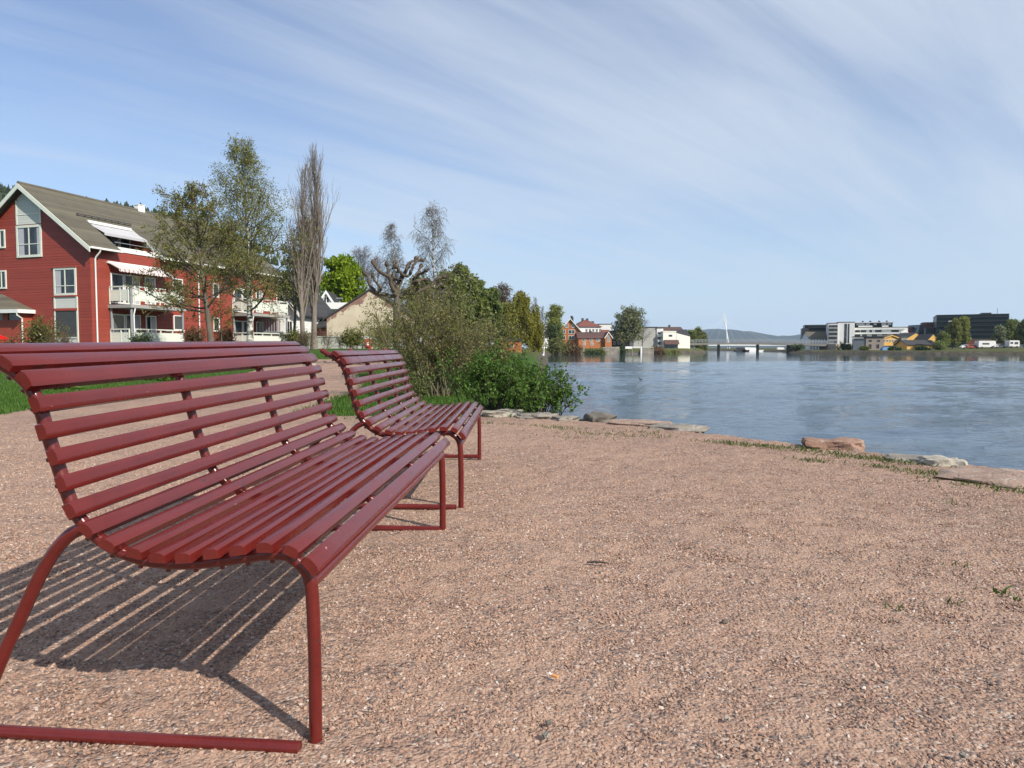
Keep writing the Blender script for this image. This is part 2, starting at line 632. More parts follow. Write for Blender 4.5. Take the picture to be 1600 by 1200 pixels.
# gravel court and path: a fine sheet that follows the land, trodden into small dips and heaps
px_ = np.arange(-9.0, 9.0, 0.06)
py_ = np.concatenate([np.arange(-6, 0.6, 0.3), np.arange(0.6, 6, 0.05), np.arange(6, 12, 0.08), np.arange(12, 29.2, 0.2)])
X, Y = np.meshgrid(px_, py_)
U = np.array([[fbm(x * 1.0, y, 2.6, 3.1, 3) for x in px_] for y in py_])
BIG = np.array([[fbm(x, y, 0.55, 9.4, 2) for x in px_] for y in py_])


def court_z(x, y):
    return land(x, y) + 0.008


SC = np.array([[fbm(x, y * .8, 6.5, 21.7, 2) for x in px_] for y in py_])
Z = court_z(X, Y) + (0.007 * U - 0.006 * np.abs(SC)) * ss(30, 2, Y) + 0.010 * BIG
jx = 0.10 * U
jy = 0.12 * np.roll(U, 37, 1)
cx = 0.25 * ((X + jx)[:-1, :-1] + (X + jx)[1:, :-1] + (X + jx)[:-1, 1:] + (X + jx)[1:, 1:])
cy = 0.25 * ((Y + jy)[:-1, :-1] + (Y + jy)[1:, :-1] + (Y + jy)[:-1, 1:] + (Y + jy)[1:, 1:])
court = tag(gridmesh('gravel_court', X, Y, Z, M['gravel_bed'], keep=inpoly(cx, cy, PLAZA)), kind='structure')

# water: real wind waves out to the calm reach, a plain sheet beyond
rsw = np.random.RandomState(12)
WV = []
for k in range(46):
    lam = 0.55 * (5.5 / 0.55) ** rsw.random_sample()
    th_ = math.radians(-62) + rsw.normal(0, 0.55)
    WV.append((2 * math.pi / lam * math.cos(th_), 2 * math.pi / lam * math.sin(th_), lam, rsw.uniform(0, 6.28)))


def wave_sheet(name, x0, x1, y0, y1, c, lmin):
    X_, Y_ = np.meshgrid(np.arange(x0, x1 + c / 2, c), np.arange(y0, y1 + c / 2, c))
    h_ = np.zeros_like(X_)
    for kx, ky, lam, ph in WV:
        if lam < lmin:
            continue
        h_ += (WSLOPE * lam / (2 * math.pi)) * np.sin(kx * X_ + ky * Y_ + ph)
    gust_ = 0.85 + 0.2 * np.sin(X_ * .11 + 1.3 * np.sin(Y_ * .05)) * np.sin(Y_ * .17 + X_ * .04) + 0.2 * np.sin(Y_ * .45 + X_ * .06)
    calm_ = 1 - 0.97 * ss(99, 107, Y_ - 0.14 * X_ + 3 * np.sin(X_ * .08))
    edge = ss(0, 3, np.minimum(X_ - x0, x1 - X_)) * ss(0, 3, Y_ - y0) * ss(0, 2, y1 - Y_)
    return X_, Y_, WATER + h_ * gust_ * calm_ * np.where(edge < 1, np.maximum(edge, 0), 1)


WSLOPE = 0.014
wq = []
X1_, Y1_, Z1_ = wave_sheet('a', -4, 68, 4, 64, 0.2, 0.5)
X2_, Y2_, Z2_ = wave_sheet('b', -4, 164, 64, 152, 0.45, 1.2)
Vw, Qw, ow = [], [], 0


def addgrid(X_, Y_, Z_, keep=None):
    global ow
    ny, nx = X_.shape
    i = np.arange((ny - 1) * nx).reshape(ny - 1, nx)[:, :-1]
    Q = np.stack([i, i + 1, i + nx + 1, i + nx], -1)
    Q = Q[keep] if keep is not None else Q.reshape(-1, 4)
    Vw.append(np.stack([X_.ravel(), Y_.ravel(), Z_.ravel()], 1))
    Qw.append(Q + ow)
    ow += X_.size


addgrid(X1_, Y1_, Z1_)
addgrid(X2_, Y2_, Z2_)
for (x0, x1, y0, y1, c) in ((68, 700, 4, 64, 8), (-4, 700, -60, 4, 8), (164, 700, 64, 152, 8), (-4, 700, 152, 500, 16), (-4, 3000, 500, 9000, 500)):
    X_, Y_ = np.meshgrid(np.linspace(x0, x1, max(2, int((x1 - x0) / c))), np.linspace(y0, y1, max(2, int((y1 - y0) / c))))
    addgrid(X_, Y_, X_ * 0 + WATER)
tag(quads('river_water', np.concatenate(Vw), np.concatenate(Qw), M['river_water'], smooth=True), kind='structure')


# loose stones of the court: one mass, instanced chips
def gravel():
    ys = np.arange(1.3, 9.6, 0.1)
    V, Q = [], []
    for y in ys:
        hw = 0.80 * y + 0.45
        for x in np.arange(-hw, hw, 0.2):
            if inpoly(np.array([x + .1]), np.array([y + .05]), PLAZA)[0]:
                o = len(V)
                V += [(x, y, 0), (x + .2, y, 0), (x + .2, y + .1, 0), (x, y + .1, 0)]
                Q.append((o, o + 1, o + 2, o + 3))
    V = np.array(V)
    zi = np.array([(0.007 * fbm(x, y, 2.6, 3.1, 3) - 0.006 * abs(fbm(x, y * .8, 6.5, 21.7, 2))) * float(ss(30, 2, y)) + 0.010 * fbm(x, y, 0.55, 9.4, 2) for x, y, _ in V])
    V[:, 2] = court_z(V[:, 0], V[:, 1]) + zi - 0.0003
    o = quads('gravel_chips', V, np.array(Q), M['gravel_stone'])
    tag(o, 'loose pink and grey crushed granite chips covering the riverside court', 'gravel', kind='stuff')
    ng = bpy.data.node_groups.new('gravel_scatter', 'GeometryNodeTree')
    ng.interface.new_socket('Geometry', in_out='INPUT', socket_type='NodeSocketGeometry')
    ng.interface.new_socket('Geometry', in_out='OUTPUT', socket_type='NodeSocketGeometry')
    N = ng.nodes.new
    L = ng.links.new
    gi, go = N('NodeGroupInput'), N('NodeGroupOutput')
    dp = N('GeometryNodeDistributePointsOnFaces')
    dp.inputs['Seed'].default_value = 4
    pos = N('GeometryNodeInputPosition')
    sp = N('ShaderNodeSeparateXYZ')
    L(pos.outputs[0], sp.inputs[0])
    mr = N('ShaderNodeMapRange')
    L(sp.outputs[1], mr.inputs['Value'])
    for k_, v_ in (('From Min', 2.6), ('From Max', 8.5), ('To Min', 14500.0), ('To Max', 1800.0)):
        mr.inputs[k_].default_value = v_
    nz = N('ShaderNodeTexNoise')
    nz.inputs['Scale'].default_value = 2.4
    nz.inputs['Detail'].default_value = 4.0
    nz.inputs['Roughness'].default_value = 0.65
    m2 = N('ShaderNodeMapRange')
    L(nz.outputs[0], m2.inputs['Value'])
    for k_, v_ in (('From Min', 0.42), ('From Max', 0.60), ('To Min', 1.2), ('To Max', 0.22)):
        m2.inputs[k_].default_value = v_
    mu = N('ShaderNodeMath')
    mu.operation = 'MULTIPLY'
    L(mr.outputs[0], mu.inputs[0])
    L(m2.outputs[0], mu.inputs[1])
    L(gi.outputs[0], dp.inputs['Mesh'])
    L(mu.outputs[0], dp.inputs['Density'])
    g2i = N('GeometryNodeGeometryToInstance')
    for q in range(6):
        ico = N('GeometryNodeMeshIcoSphere')
        ico.inputs['Subdivisions'].default_value = 1 if q < 4 else 2
        ico.inputs['Radius'].default_value = 1.0
        sp_ = N('GeometryNodeSetPosition')
        n3 = N('ShaderNodeTexNoise')
        n3.noise_dimensions = '4D'
        n3.inputs['W'].default_value = q * 3.7
        n3.inputs['Scale'].default_value = 1.3
        p3 = N('GeometryNodeInputPosition')
        v3 = N('ShaderNodeVectorMath')
        v3.operation = 'SUBTRACT'
        v3.inputs[1].default_value = (0.5, 0.5, 0.5)
        v4 = N('ShaderNodeVectorMath')
        v4.operation = 'SCALE'
        v4.inputs['Scale'].default_value = 1.9
        L(p3.outputs[0], n3.inputs['Vector'])
        L(n3.outputs['Color'], v3.inputs[0])
        L(v3.outputs[0], v4.inputs[0])
        L(ico.outputs[0], sp_.inputs['Geometry'])
        L(v4.outputs[0], sp_.inputs['Offset'])
        tr = N('GeometryNodeTransform')
        tr.inputs['Scale'].default_value = [(1.0, .72, .5), (1.1, .6, .55), (.9, .8, .6), (1.2, .55, .42), (1.0, .8, .6), (1.1, .7, .5)][q]
        L(sp_.outputs[0], tr.inputs['Geometry'])
        L(tr.outputs[0], g2i.inputs[0])
    iop = N('GeometryNodeInstanceOnPoints')
    iop.inputs['Pick Instance'].default_value = True
    L(dp.outputs['Points'], iop.inputs['Points'])
    L(g2i.outputs[0], iop.inputs['Instance'])
    rr = N('FunctionNodeRandomValue')
    rr.data_type = 'FLOAT_VECTOR'
    rr.inputs[0].default_value = (-0.7, -0.7, 0)
    rr.inputs[1].default_value = (0.7, 0.7, 6.28)
    L(rr.outputs[0], iop.inputs['Rotation'])
    rs = N('FunctionNodeRandomValue')
    rs.data_type = 'FLOAT'
    rs.inputs[2].default_value = 0.0
    rs.inputs[3].default_value = 1.0
    rs.inputs['Seed'].default_value = 11
    pw = N('ShaderNodeMath')
    pw.operation = 'POWER'
    L(rs.outputs[1], pw.inputs[0])
    pw.inputs[1].default_value = 2.8
    ma = N('ShaderNodeMath')
    ma.operation = 'MULTIPLY_ADD'
    L(pw.outputs[0], ma.inputs[0])
    ma.inputs[1].default_value = 0.0056
    ma.inputs[2].default_value = 0.0023
    L(ma.outputs[0], iop.inputs['Scale'])
    sm = N('GeometryNodeSetMaterial')
    sm.inputs['Material'].default_value = M['gravel_stone']
    L(iop.outputs[0], sm.inputs['Geometry'])
    L(sm.outputs[0], go.inputs[0])
    md = o.modifiers.new('scatter', 'NODES')
    md.node_group = ng


gravel()
# ------------------------------------------------------------------ benches
# side profile (depth backwards, height) of the slat centres, from the top edge of the back to the front of the seat
SLATS = [(0.757, 0.944), (0.708, 0.917), (0.663, 0.876), (0.635, 0.819), (0.618, 0.756), (0.600, 0.694), (0.581, 0.632), (0.559, 0.570), (0.522, 0.524), (0.472, 0.490),
         (0.412, 0.469), (0.351, 0.462), (0.288, 0.463), (0.226, 0.471), (0.162, 0.481), (0.097, 0.489), (0.032, 0.483), (-0.014, 0.450)]


def smooth_path(P, n=6):
    """Catmull-Rom through the points"""
    P = [Vector(p) for p in P]
    out = []
    for i in range(len(P) - 1):
        p0, p1, p2, p3 = P[max(i - 1, 0)], P[i], P[i + 1], P[min(i + 2, len(P) - 1)]
        for k in range(n):
            t = k / n
            out.append(0.5 * ((2 * p1) + (p2 - p0) * t + (2 * p0 - 5 * p1 + 4 * p2 - p3) * t * t + (3 * p1 - p0 - 3 * p2 + p3) * t ** 3))
    out.append(P[-1])
    return out


LEG1 = 1.88          # far end frame, metres behind the near one
OV = 0.05


def make_bench():
    rng = random.Random(5)
    root = thing('park_bench', 'nearest long dark red slatted park bench, its seat filling the lower left', 'bench', group='red slatted benches on the gravel')
    pm = M['bench_paint']
    n = len(SLATS)
    nor = []
    top_slat = None
    for i in range(n):
        a = Vector(SLATS[max(i - 1, 0)])
        b = Vector(SLATS[min(i + 1, n - 1)])
        t = (b - a).normalized()
        if i == n - 1:
            t = (t + Vector((-0.5, -0.9))).normalized()
        if i == 0:
            t = Vector((-0.93, -0.37))
        if i == 1:
            t = Vector((-0.82, -0.57)).normalized()
        if i == n - 2:
            t = Vector((-0.90, -0.44)).normalized()
        nr = Vector((t.y, -t.x))        # towards the sitter
        if nr.y < -0.2 or (abs(nr.y) < 0.35 and nr.x > 0):
            nr = -nr
        nor.append(nr)
        w, th = 0.0195 + (0.004 if i in (0, 1, 2, 17) else 0), 0.0125
        ch = 0.005
        prof = [(-w, -th), (w, -th), (w, th - ch)]
        for k in range(1, 6):
            q = 1 - 2 * k / 6
            prof.append((q * w * 0.97, th - ch + ch * (1 - q ** 4) + 0.001))
        prof.append((-w, th - ch))
        c = Vector(SLATS[i])
        y0, y1 = -OV + rng.uniform(-0.006, 0.006), LEG1 + OV + rng.uniform(-0.012, 0.008)
        bow = rng.uniform(-0.002, 0.002)
        tw = rng.uniform(-0.02, 0.02)
        mb = MB()
        rings = []
        ysl = [y0, y0 + 0.004] + [y0 + (y1 - y0) * k / 12 for k in range(1, 12)] + [y1 - 0.004, y1]
        for k, yv in enumerate(ysl):
            f = (yv - y0) / (y1 - y0)
            shrink = 0.90 if k in (0, len(ysl) - 1) else 1.0
            for (a_, b_) in prof:
                a2 = a_ * shrink
                b2 = b_ * shrink + bow * math.sin(math.pi * f)
                p = c + t * a2 + nr * (b2 + a2 * tw * (f - 0.5))
                rings.append((-p.x, yv, p.y))
        k0 = len(prof)
        fs = []
        for k in range(len(ysl) - 1):
            for j in range(k0):
                fs.append((k * k0 + j, k * k0 + (j + 1) % k0, (k + 1) * k0 + (j + 1) % k0, (k + 1) * k0 + j))
        fs.append(tuple(range(k0))[::-1])
        fs.append(tuple((len(ysl) - 1) * k0 + j for j in range(k0)))
        mb.add(rings, fs)
        o = mb.build('slat', pm, root, smooth=32)
        if i == 0:
            top_slat = o
    # bent pipe that follows the slats
    R = 0.0158
    cen = [Vector(SLATS[i]) - nor[i] * (0.0125 + R - 0.001) for i in range(n)]
    upper = [Vector((0.800, 0.940))] + [cen[0]] + cen[1:n - 1]
    front = [Vector((0.018, 0.428)), Vector((0.004, 0.392)), Vector((0.0, 0.33)), Vector((-0.002, 0.20)), Vector((0.0, -0.05))]
    full = smooth_path(upper + [Vector((0.05, 0.456))] + front)
    mid = smooth_path(upper + [Vector((0.05, 0.456)), Vector((0.018, 0.428)), Vector((0.006, 0.404))])

    def P3(p, y):
        return (-p.x, y, p.y)
    nut = []
    for y in (0.0, LEG1):
        mb = MB().tube([P3(p, y) for p in full], R, 14)
        for i in range(n):          # bolt heads under the pipe
            q = cen[i] - nor[i] * R
            mb.tube([P3(q + nor[i] * 0.004, y), P3(q - nor[i] * 0.006, y)], 0.006, 6)
        mb.build('end_frame', pm, root, smooth=45)
        back = smooth_path([Vector((0.560, 0.517)), Vector((0.60, 0.497)), Vector((0.642, 0.452)), Vector((0.684, 0.386)), Vector((0.734, 0.289)), Vector((0.792, 0.175)), Vector((0.885, -0.03))])
        MB().tube([P3(p, y) for p in back], R, 14).build('rear_leg', pm, root, smooth=45)
    for y in (0.66, 1.29):
        MB().tube([P3(p, y) for p in mid], R * 0.95, 12).build('slat_support', pm, root, smooth=45)
    MB().tube([(-0.004, -0.0, 0.392), (-0.004, LEG1, 0.392)], R, 14).build('front_rail', pm, root, smooth=45)
    MB().tube([(-0.575, 0.0, 0.512), (-0.575, LEG1, 0.512)], R * 0.9, 12).build('rear_rail', pm, root, smooth=45)
    MB().tube([(-0.022, -0.045, 0.012), (-0.9, -0.03, 0.018)], R, 14).build('foot_bar', pm, root, smooth=45)
    MB().tube([(0.0, LEG1, 0.012), (-0.885, LEG1, 0.012)], R, 14).build('foot_bar', pm, root, smooth=45)
    return root, top_slat


bench, top_slat = make_bench()
bench.location = (-0.474, 1.667, 0.0)
bench.rotation_euler = (0.0131, 0, -0.0655)
bench2 = copy_tree(bench, skip=(top_slat,))
bench2.location = (-0.297, 4.078, 0.0)
bench2.rotation_euler = (0.0, 0, -0.0108)
bench2['label'] = 'smaller looking red slatted bench behind, its top slat missing so pipe ends show'
for ch in bench2.children:      # the far bench stands on a slight rise: its ground bars lie on top of the gravel
    if ch.name.startswith('foot_bar'):
        ch.location.z += 0.026
# ------------------------------------------------------------------ building and plant materials
boards('red_boards', (0.235, 0.037, 0.022), 0.145, 2, 0.14, 0.6, 0.022)
boards('white_boards', (0.70, 0.71, 0.68), 0.15, 2, 0.05, 0.6, 0.02)
boards('grey_boards', (0.50, 0.51, 0.47), 0.15, 2, 0.05, 0.6, 0.02)
boards('rail_boards', (0.62, 0.65, 0.57), 0.2, 2, 0.06, 0.55, 0.015)
boards('orange_boards', (0.34, 0.118, 0.034), 0.2, 0, 0.14, 0.7, 0.02)
boards('dark_red_boards', (0.11, 0.022, 0.018), 0.2, 0, 0.14, 0.7, 0.02)
boards('black_boards', (0.03, 0.026, 0.024), 0.2, 2, 0.2, 0.7, 0.02)
boards('yellow_boards', (0.62, 0.37, 0.095), 0.25, 0, 0.08, 0.65, 0.02)
boards('roof_grey', (0.105, 0.094, 0.066), 0.23, 2, 0.34, 0.85, 0.13)
boards('roof_red', (0.155, 0.052, 0.036), 0.3, 2, 0.25, 0.8, 0.05)
boards('roof_brown', (0.085, 0.042, 0.035), 0.3, 2, 0.25, 0.8, 0.05)
boards('roof_black', (0.030, 0.029, 0.031), 0.3, 2, 0.25, 0.75, 0.04)
boards('glass_bands', (0.014, 0.024, 0.024), 0.9, 2, 0.6, 0.35, 0.0)
boards('brick_red', (0.20, 0.062, 0.040), 0.22, 2, 0.15, 0.85, 0.01)
simple('white_paint', (0.72, 0.72, 0.69), 0.45, 0.06, 2)
simple('cream_paint', (0.64, 0.66, 0.58), 0.5, 0.06, 2)
simple('white_wall', (0.74, 0.74, 0.71), 0.7, 0.05, 0.6)
simple('pale_wall', (0.62, 0.61, 0.59), 0.75, 0.06, 0.5)
simple('grey_wall', (0.36, 0.36, 0.33), 0.8, 0.12, 0.4)
simple('buff_wall', (0.36, 0.29, 0.235), 0.8, 0.12, 0.4)
simple('ivory_wall', (0.80, 0.77, 0.67), 0.75, 0.05, 0.4)
simple('dark_metal', (0.035, 0.036, 0.04), 0.4, 0.2, 2)
simple('grey_metal', (0.23, 0.25, 0.27), 0.45, 0.1, 2)
simple('blind', (0.06, 0.062, 0.066), 0.8, 0.10, 3)
simple('lintel_red', (0.33, 0.06, 0.035), 0.6, 0.1, 3)
simple('red_plastic', (0.62, 0.012, 0.010), 0.3, 0.05, 2)
simple('concrete', (0.40, 0.41, 0.36), 0.85, 0.14, 1.1, 0.004, 30, stretch=(1, 1, 0.35))
simple('dark_concrete', (0.15, 0.145, 0.135), 0.85, 0.2, 0.4)
simple('bridge_concrete', (0.17, 0.165, 0.155), 0.85, 0.12, 0.2)
simple('deck_concrete', (0.30, 0.295, 0.28), 0.85, 0.12, 0.2)
simple('awning_shaded', (0.40, 0.40, 0.41), 0.9, 0.06, 1)  # whitish loggia cloth, underside shade put into a lower base colour
simple('curtain', (0.42, 0.42, 0.46), 0.9, 0.2, 6, stretch=(6, 6, 0.4))
simple('rock_dark', (0.055, 0.052, 0.046), 0.9, 0.4, 0.5, 0.1, 3)
simple('rock_dark2', (0.13, 0.115, 0.095), 0.85, 0.35, 6.0, 0.01, 20)
simple('far_wood', (0.024, 0.040, 0.042), 0.95, 0.2, 0.004)  # wood tinted bluish: distance haze put into the base colour
simple('quay_stone', (0.24, 0.22, 0.185), 0.9, 0.35, 0.8, 0.05, 3)
simple('bark_grey', (0.115, 0.100, 0.078), 0.9, 0.35, 6, 0.02, 18, stretch=(1, 1, 0.25))
simple('bark_brown', (0.085, 0.066, 0.048), 0.9, 0.3, 6, 0.01, 18, stretch=(1, 1, 0.25))
simple('bark_poplar', (0.170, 0.142, 0.118), 0.9, 0.3, 6, 0.01, 18, stretch=(1, 1, 0.25))
simple('twig_olive', (0.115, 0.097, 0.058), 0.9, 0.3, 4)
simple('twig_dark', (0.045, 0.036, 0.030), 0.9, 0.3, 4)
simple('twig_violet', (0.115, 0.092, 0.085), 0.9, 0.3, 4)
simple('duck_brown', (0.05, 0.042, 0.036), 0.8, 0.3, 20)
simple('feather_white', (0.78, 0.78, 0.76), 0.7, 0.04, 10)
simple('bill_orange', (0.55, 0.20, 0.03), 0.5, 0.05, 10)
simple('life_red', (0.60, 0.060, 0.022), 0.5, 0.08, 5)
simple('blue_cover', (0.12, 0.25, 0.42), 0.6, 0.1, 2)
simple('pylon_white', (0.75, 0.76, 0.76), 0.5, 0.03, 0.2)
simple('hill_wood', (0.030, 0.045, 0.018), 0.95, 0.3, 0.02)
simple('filter_orange', (0.70, 0.30, 0.08), 0.7, 0.1, 300)
simple('bloom_pale', (0.62, 0.60, 0.55), 0.8, 0.1, 30)
glass('glass')
glass('glass_sky', (0.035, 0.042, 0.05), 0.6, 0.7, 0.04)
leafmat('leaf_olive', (0.105, 0.122, 0.031), (0.220, 0.230, 0.072), 0.4)
leafmat('leaf_redbud', (0.110, 0.105, 0.032), (0.200, 0.185, 0.062), 0.3, (0.25, 0.115, 0.052))
leafmat('leaf_birch', (0.145, 0.172, 0.032), (0.280, 0.305, 0.085), 0.45)
leafmat('leaf_lime', (0.115, 0.190, 0.011), (0.253, 0.345, 0.018), 0.45)
leafmat('leaf_green', (0.045, 0.095, 0.013), (0.115, 0.215, 0.040), 0.4)
leafmat('leaf_mid', (0.105, 0.135, 0.034), (0.205, 0.240, 0.078), 0.4)
leafmat('leaf_dark', (0.027, 0.050, 0.017), (0.068, 0.105, 0.032), 0.25)
leafmat('leaf_willow', (0.144, 0.150, 0.020), (0.269, 0.256, 0.040), 0.4)
leafmat('leaf_dull', (0.105, 0.120, 0.070), (0.205, 0.225, 0.130), 0.3)
leafmat('leaf_russet', (0.111, 0.062, 0.029), (0.169, 0.104, 0.046), 0.3)
leafmat('leaf_hosta', (0.130, 0.220, 0.040), (0.240, 0.340, 0.085), 0.35)
leafmat('grass_blade', (0.034, 0.085, 0.011), (0.085, 0.165, 0.026), 0.3)
leafmat('weed_blade', (0.045, 0.080, 0.018), (0.110, 0.150, 0.040), 0.3)
leafmat('conifer', (0.014, 0.026, 0.010), (0.035, 0.054, 0.020), 0.1)


def birch_bark():
    m, nt, b = material('bark_birch')
    t = nt.nodes.new('ShaderNodeTexCoord').outputs['Object']
    n = noi(nt, mapn(nt, t, scale=(2.0, 2.0, 7.0)), 1.0, 4, 0.65)
    lk(nt, ramp(nt, n, [(0.44, (0.06, 0.055, 0.05)), (0.52, (0.50, 0.48, 0.43)), (0.75, (0.60, 0.58, 0.53))]), b.inputs['Base Color'])
    b.inputs['Roughness'].default_value = 0.8


def old_plaster():
    """beige render fallen off near the verges, brick showing"""
    m, nt, b = material('old_plaster')
    t = nt.nodes.new('ShaderNodeTexCoord').outputs['Object']
    s = nt.nodes.new('ShaderNodeSeparateXYZ')
    lk(nt, t, s.inputs[0])
    # height under the rake: 4.56 - 0.642*|x-3.4|
    rk = mth(nt, 'SUBTRACT', 4.56, mth(nt, 'MULTIPLY', mth(nt, 'ABSOLUTE', mth(nt, 'SUBTRACT', s.outputs[0], 3.4)), 0.642))
    dep = mth(nt, 'SUBTRACT', rk, s.outputs[2])
    nz = noi(nt, t, 1.3, 5, 0.65)
    f = mth(nt, 'ADD', dep, mth(nt, 'MULTIPLY', mth(nt, 'SUBTRACT', nz, 0.5), 2.6))
    br = nd(nt, 'ShaderNodeTexBrick')
    br.inputs['Scale'].default_value = 4.0
    br.inputs['Color1'].default_value = (0.17, 0.075, 0.055, 1)
    br.inputs['Color2'].default_value = (0.25, 0.13, 0.10, 1)
    br.inputs['Mortar'].default_value = (0.30, 0.25, 0.20, 1)
    lk(nt, mapn(nt, t, rot=(math.pi / 2, 0, 0)), br.inputs['Vector'])
    pl = ramp(nt, noi(nt, t, 0.9, 6, 0.65), [(0.3, (0.42, 0.355, 0.26)), (0.7, (0.58, 0.505, 0.38))])
    hole = ramp(nt, noi(nt, t, 2.2, 2, 0.5), [(0.70, 0.0), (0.73, 1.0)])
    c = mixc(nt, hole, pl, (0.16, 0.12, 0.09))
    lk(nt, mixc(nt, ramp(nt, f, [(0.28, 0.0), (0.40, 1.0)]), br.outputs[0], c), b.inputs['Base Color'])
    b.inputs['Roughness'].default_value = 0.9


def awning_cloth():
    m, nt, b = material('awning_cloth')
    t = nt.nodes.new('ShaderNodeTexCoord').outputs['Object']
    s = nt.nodes.new('ShaderNodeSeparateXYZ')
    lk(nt, t, s.inputs[0])
    f = mth(nt, 'FRACT', mth(nt, 'DIVIDE', s.outputs[1], 0.36))
    lk(nt, mixc(nt, mth(nt, 'GREATER_THAN', f, 0.72), (0.60, 0.56, 0.54), (0.34, 0.22, 0.23)), b.inputs['Base Color'])
    b.inputs['Roughness'].default_value = 0.9


birch_bark()
old_plaster()
awning_cloth()


def rockmat(name, c1, c2):
    """weathered stone: speckled crystal tone, cracks, pale and grey lichen spots"""
    m, nt, b = material(name)
    t = nt.nodes.new('ShaderNodeTexCoord').outputs['Object']
    n1 = noi(nt, t, 7.0, 6, 0.65)
    n2 = noi(nt, t, 60.0, 3, 0.7)
    c = ramp(nt, mth(nt, 'ADD', mth(nt, 'MULTIPLY', n1, .6), mth(nt, 'MULTIPLY', n2, .4)), [(0.34, c1), (0.66, c2)])
    li = ramp(nt, noi(nt, t, 13.0, 4, 0.6), [(0.60, 0.0), (0.66, 1.0)])
    c = mixc(nt, mth(nt, 'MULTIPLY', li, .55), c, (0.40, 0.38, 0.33))
    l2 = ramp(nt, noi(nt, mapn(nt, t, loc=(5, 3, 1)), 9.0, 5, 0.7), [(0.60, 0.0), (0.68, 1.0)])
    c = mixc(nt, mth(nt, 'MULTIPLY', l2, .7), c, (0.06, 0.055, 0.048))
    lk(nt, c, b.inputs['Base Color'])
    b.inputs['Roughness'].default_value = 0.85
    vo = nd(nt, 'ShaderNodeTexVoronoi', feature='DISTANCE_TO_EDGE')
    vo.inputs['Scale'].default_value = 5.0
    lk(nt, mapn(nt, t, rot=(.3, .5, .2)), vo.inputs['Vector'])
    cr = mth(nt, 'MINIMUM', mth(nt, 'MULTIPLY', vo.outputs['Distance'], 14.0), 1.0)
    bn = nd(nt, 'ShaderNodeBump')
    bn.inputs['Distance'].default_value = 0.022
    lk(nt, mth(nt, 'ADD', mth(nt, 'MULTIPLY', cr, .12), mth(nt, 'ADD', n1, mth(nt, 'MULTIPLY', n2, .35))), bn.inputs['Height'])
    lk(nt, bn.outputs[0], b.inputs['Normal'])


rockmat('rock_grey', (0.14, 0.125, 0.105), (0.30, 0.265, 0.22))
rockmat('rock_pink', (0.20, 0.135, 0.105), (0.37, 0.26, 0.20))
rockmat('rock_red', (0.17, 0.095, 0.065), (0.33, 0.20, 0.14))
rockmat('rock_pale', (0.24, 0.215, 0.175), (0.42, 0.38, 0.31))

M['glass_bands'].node_tree.nodes['Principled BSDF'].inputs['Specular IOR Level'].default_value = 0.15
# ------------------------------------------------------------------ red apartment house
HC = at(145, HOR, 46.0)
H_RZ = math.atan2(-0.301, 0.954)
apt = thing('apartment_house', 'long red clapboard apartment house with grey tiled gable roof, balconies and awnings', 'house', (HC.x, HC.y, 0), H_RZ)
WID, LEN, BASE = 10.86, 19.6, 1.05
RX, RZ_, SL = -5.43, 11.79, 0.736


def roof_z(x):
    return RZ_ - SL * abs(x - RX)


def window(parent, face, u0, u1, z0, z1, plane, frame='cream_paint', pane='glass', bar=0.07, muntins=(), curtain=None, off=0.0):
    """framed window on a wall plane; face 'y-' (looks to -y), 'x+' (looks to +x)"""
    def B(mb, a0, a1, b0, b1, d0, d1):
        if face == 'y-':
            mb.box(a0, a1, plane - d1, plane - d0, b0, b1)
        else:
            mb.box(plane + d0, plane + d1, a0, a1, b0, b1)
    fr = MB()
    B(fr, u0, u0 + bar, z0, z1, off, off + 0.06)
    B(fr, u1 - bar, u1, z0, z1, off, off + 0.06)
    B(fr, u0 + bar, u1 - bar, z1 - bar, z1, off, off + 0.06)
    B(fr, u0 + bar, u1 - bar, z0, z0 + bar, off, off + 0.075)
    for (k, v) in muntins:
        if k == 'v':
            B(fr, v - 0.035, v + 0.035, z0 + bar, z1 - bar, off + 0.01, off + 0.052)
        else:
            B(fr, u0 + bar, u1 - bar, v - 0.025, v + 0.025, off + 0.01, off + 0.048)
    f = fr.build('window', M[frame], parent)
    pn = MB()
    B(pn, u0 + bar, u1 - bar, z0 + bar, z1 - bar, off + 0.002, off + 0.02)
    pn.build('pane', M[pane], f)
    for (a, b_) in (curtain or ()):
        cu = MB()
        B(cu, a, b_, z0 + bar + 0.02, z1 - bar - 0.02, off + 0.012, off + 0.024)
        cu.build('curtain', M['curtain'], f)
    return f


# walls (roof cut by the loggia is built round it)
LY0, LY1, LX = 2.0, 5.75, -2.45
w = MB()
gable = [(-WID, BASE), (0, BASE), (0, roof_z(0) - .24), (RX, RZ_ - .24), (-WID, roof_z(-WID) - .24)]
w.prism(gable, 'y', 0, 0.25)
w.prism(gable, 'y', LEN - .25, LEN)
w.box(-0.25, 0, 0.25, LY0, BASE, roof_z(0) - .10)
w.box(-0.25, 0, LY0, LY1, BASE, 7.42)
w.box(-0.25, 0, LY1, LEN - .25, BASE, roof_z(0) - .10)
w.box(-WID, -WID + .25, 0.25, LEN - .25, BASE, roof_z(0) - .10)
w.box(LX - .25, LX, LY0, LY1, 7.0, roof_z(LX) - .05)                      # back of the loggia
w.prism([(LX, 7.0), (-0.25, 7.0), (-0.25, roof_z(-.25) - .2), (LX, roof_z(LX) - .2)], 'y', LY0 - .12, LY0)
w.prism([(LX, 7.0), (-0.25, 7.0), (-0.25, roof_z(-.25) - .2), (LX, roof_z(LX) - .2)], 'y', LY1, LY1 + .12)
zc = BASE
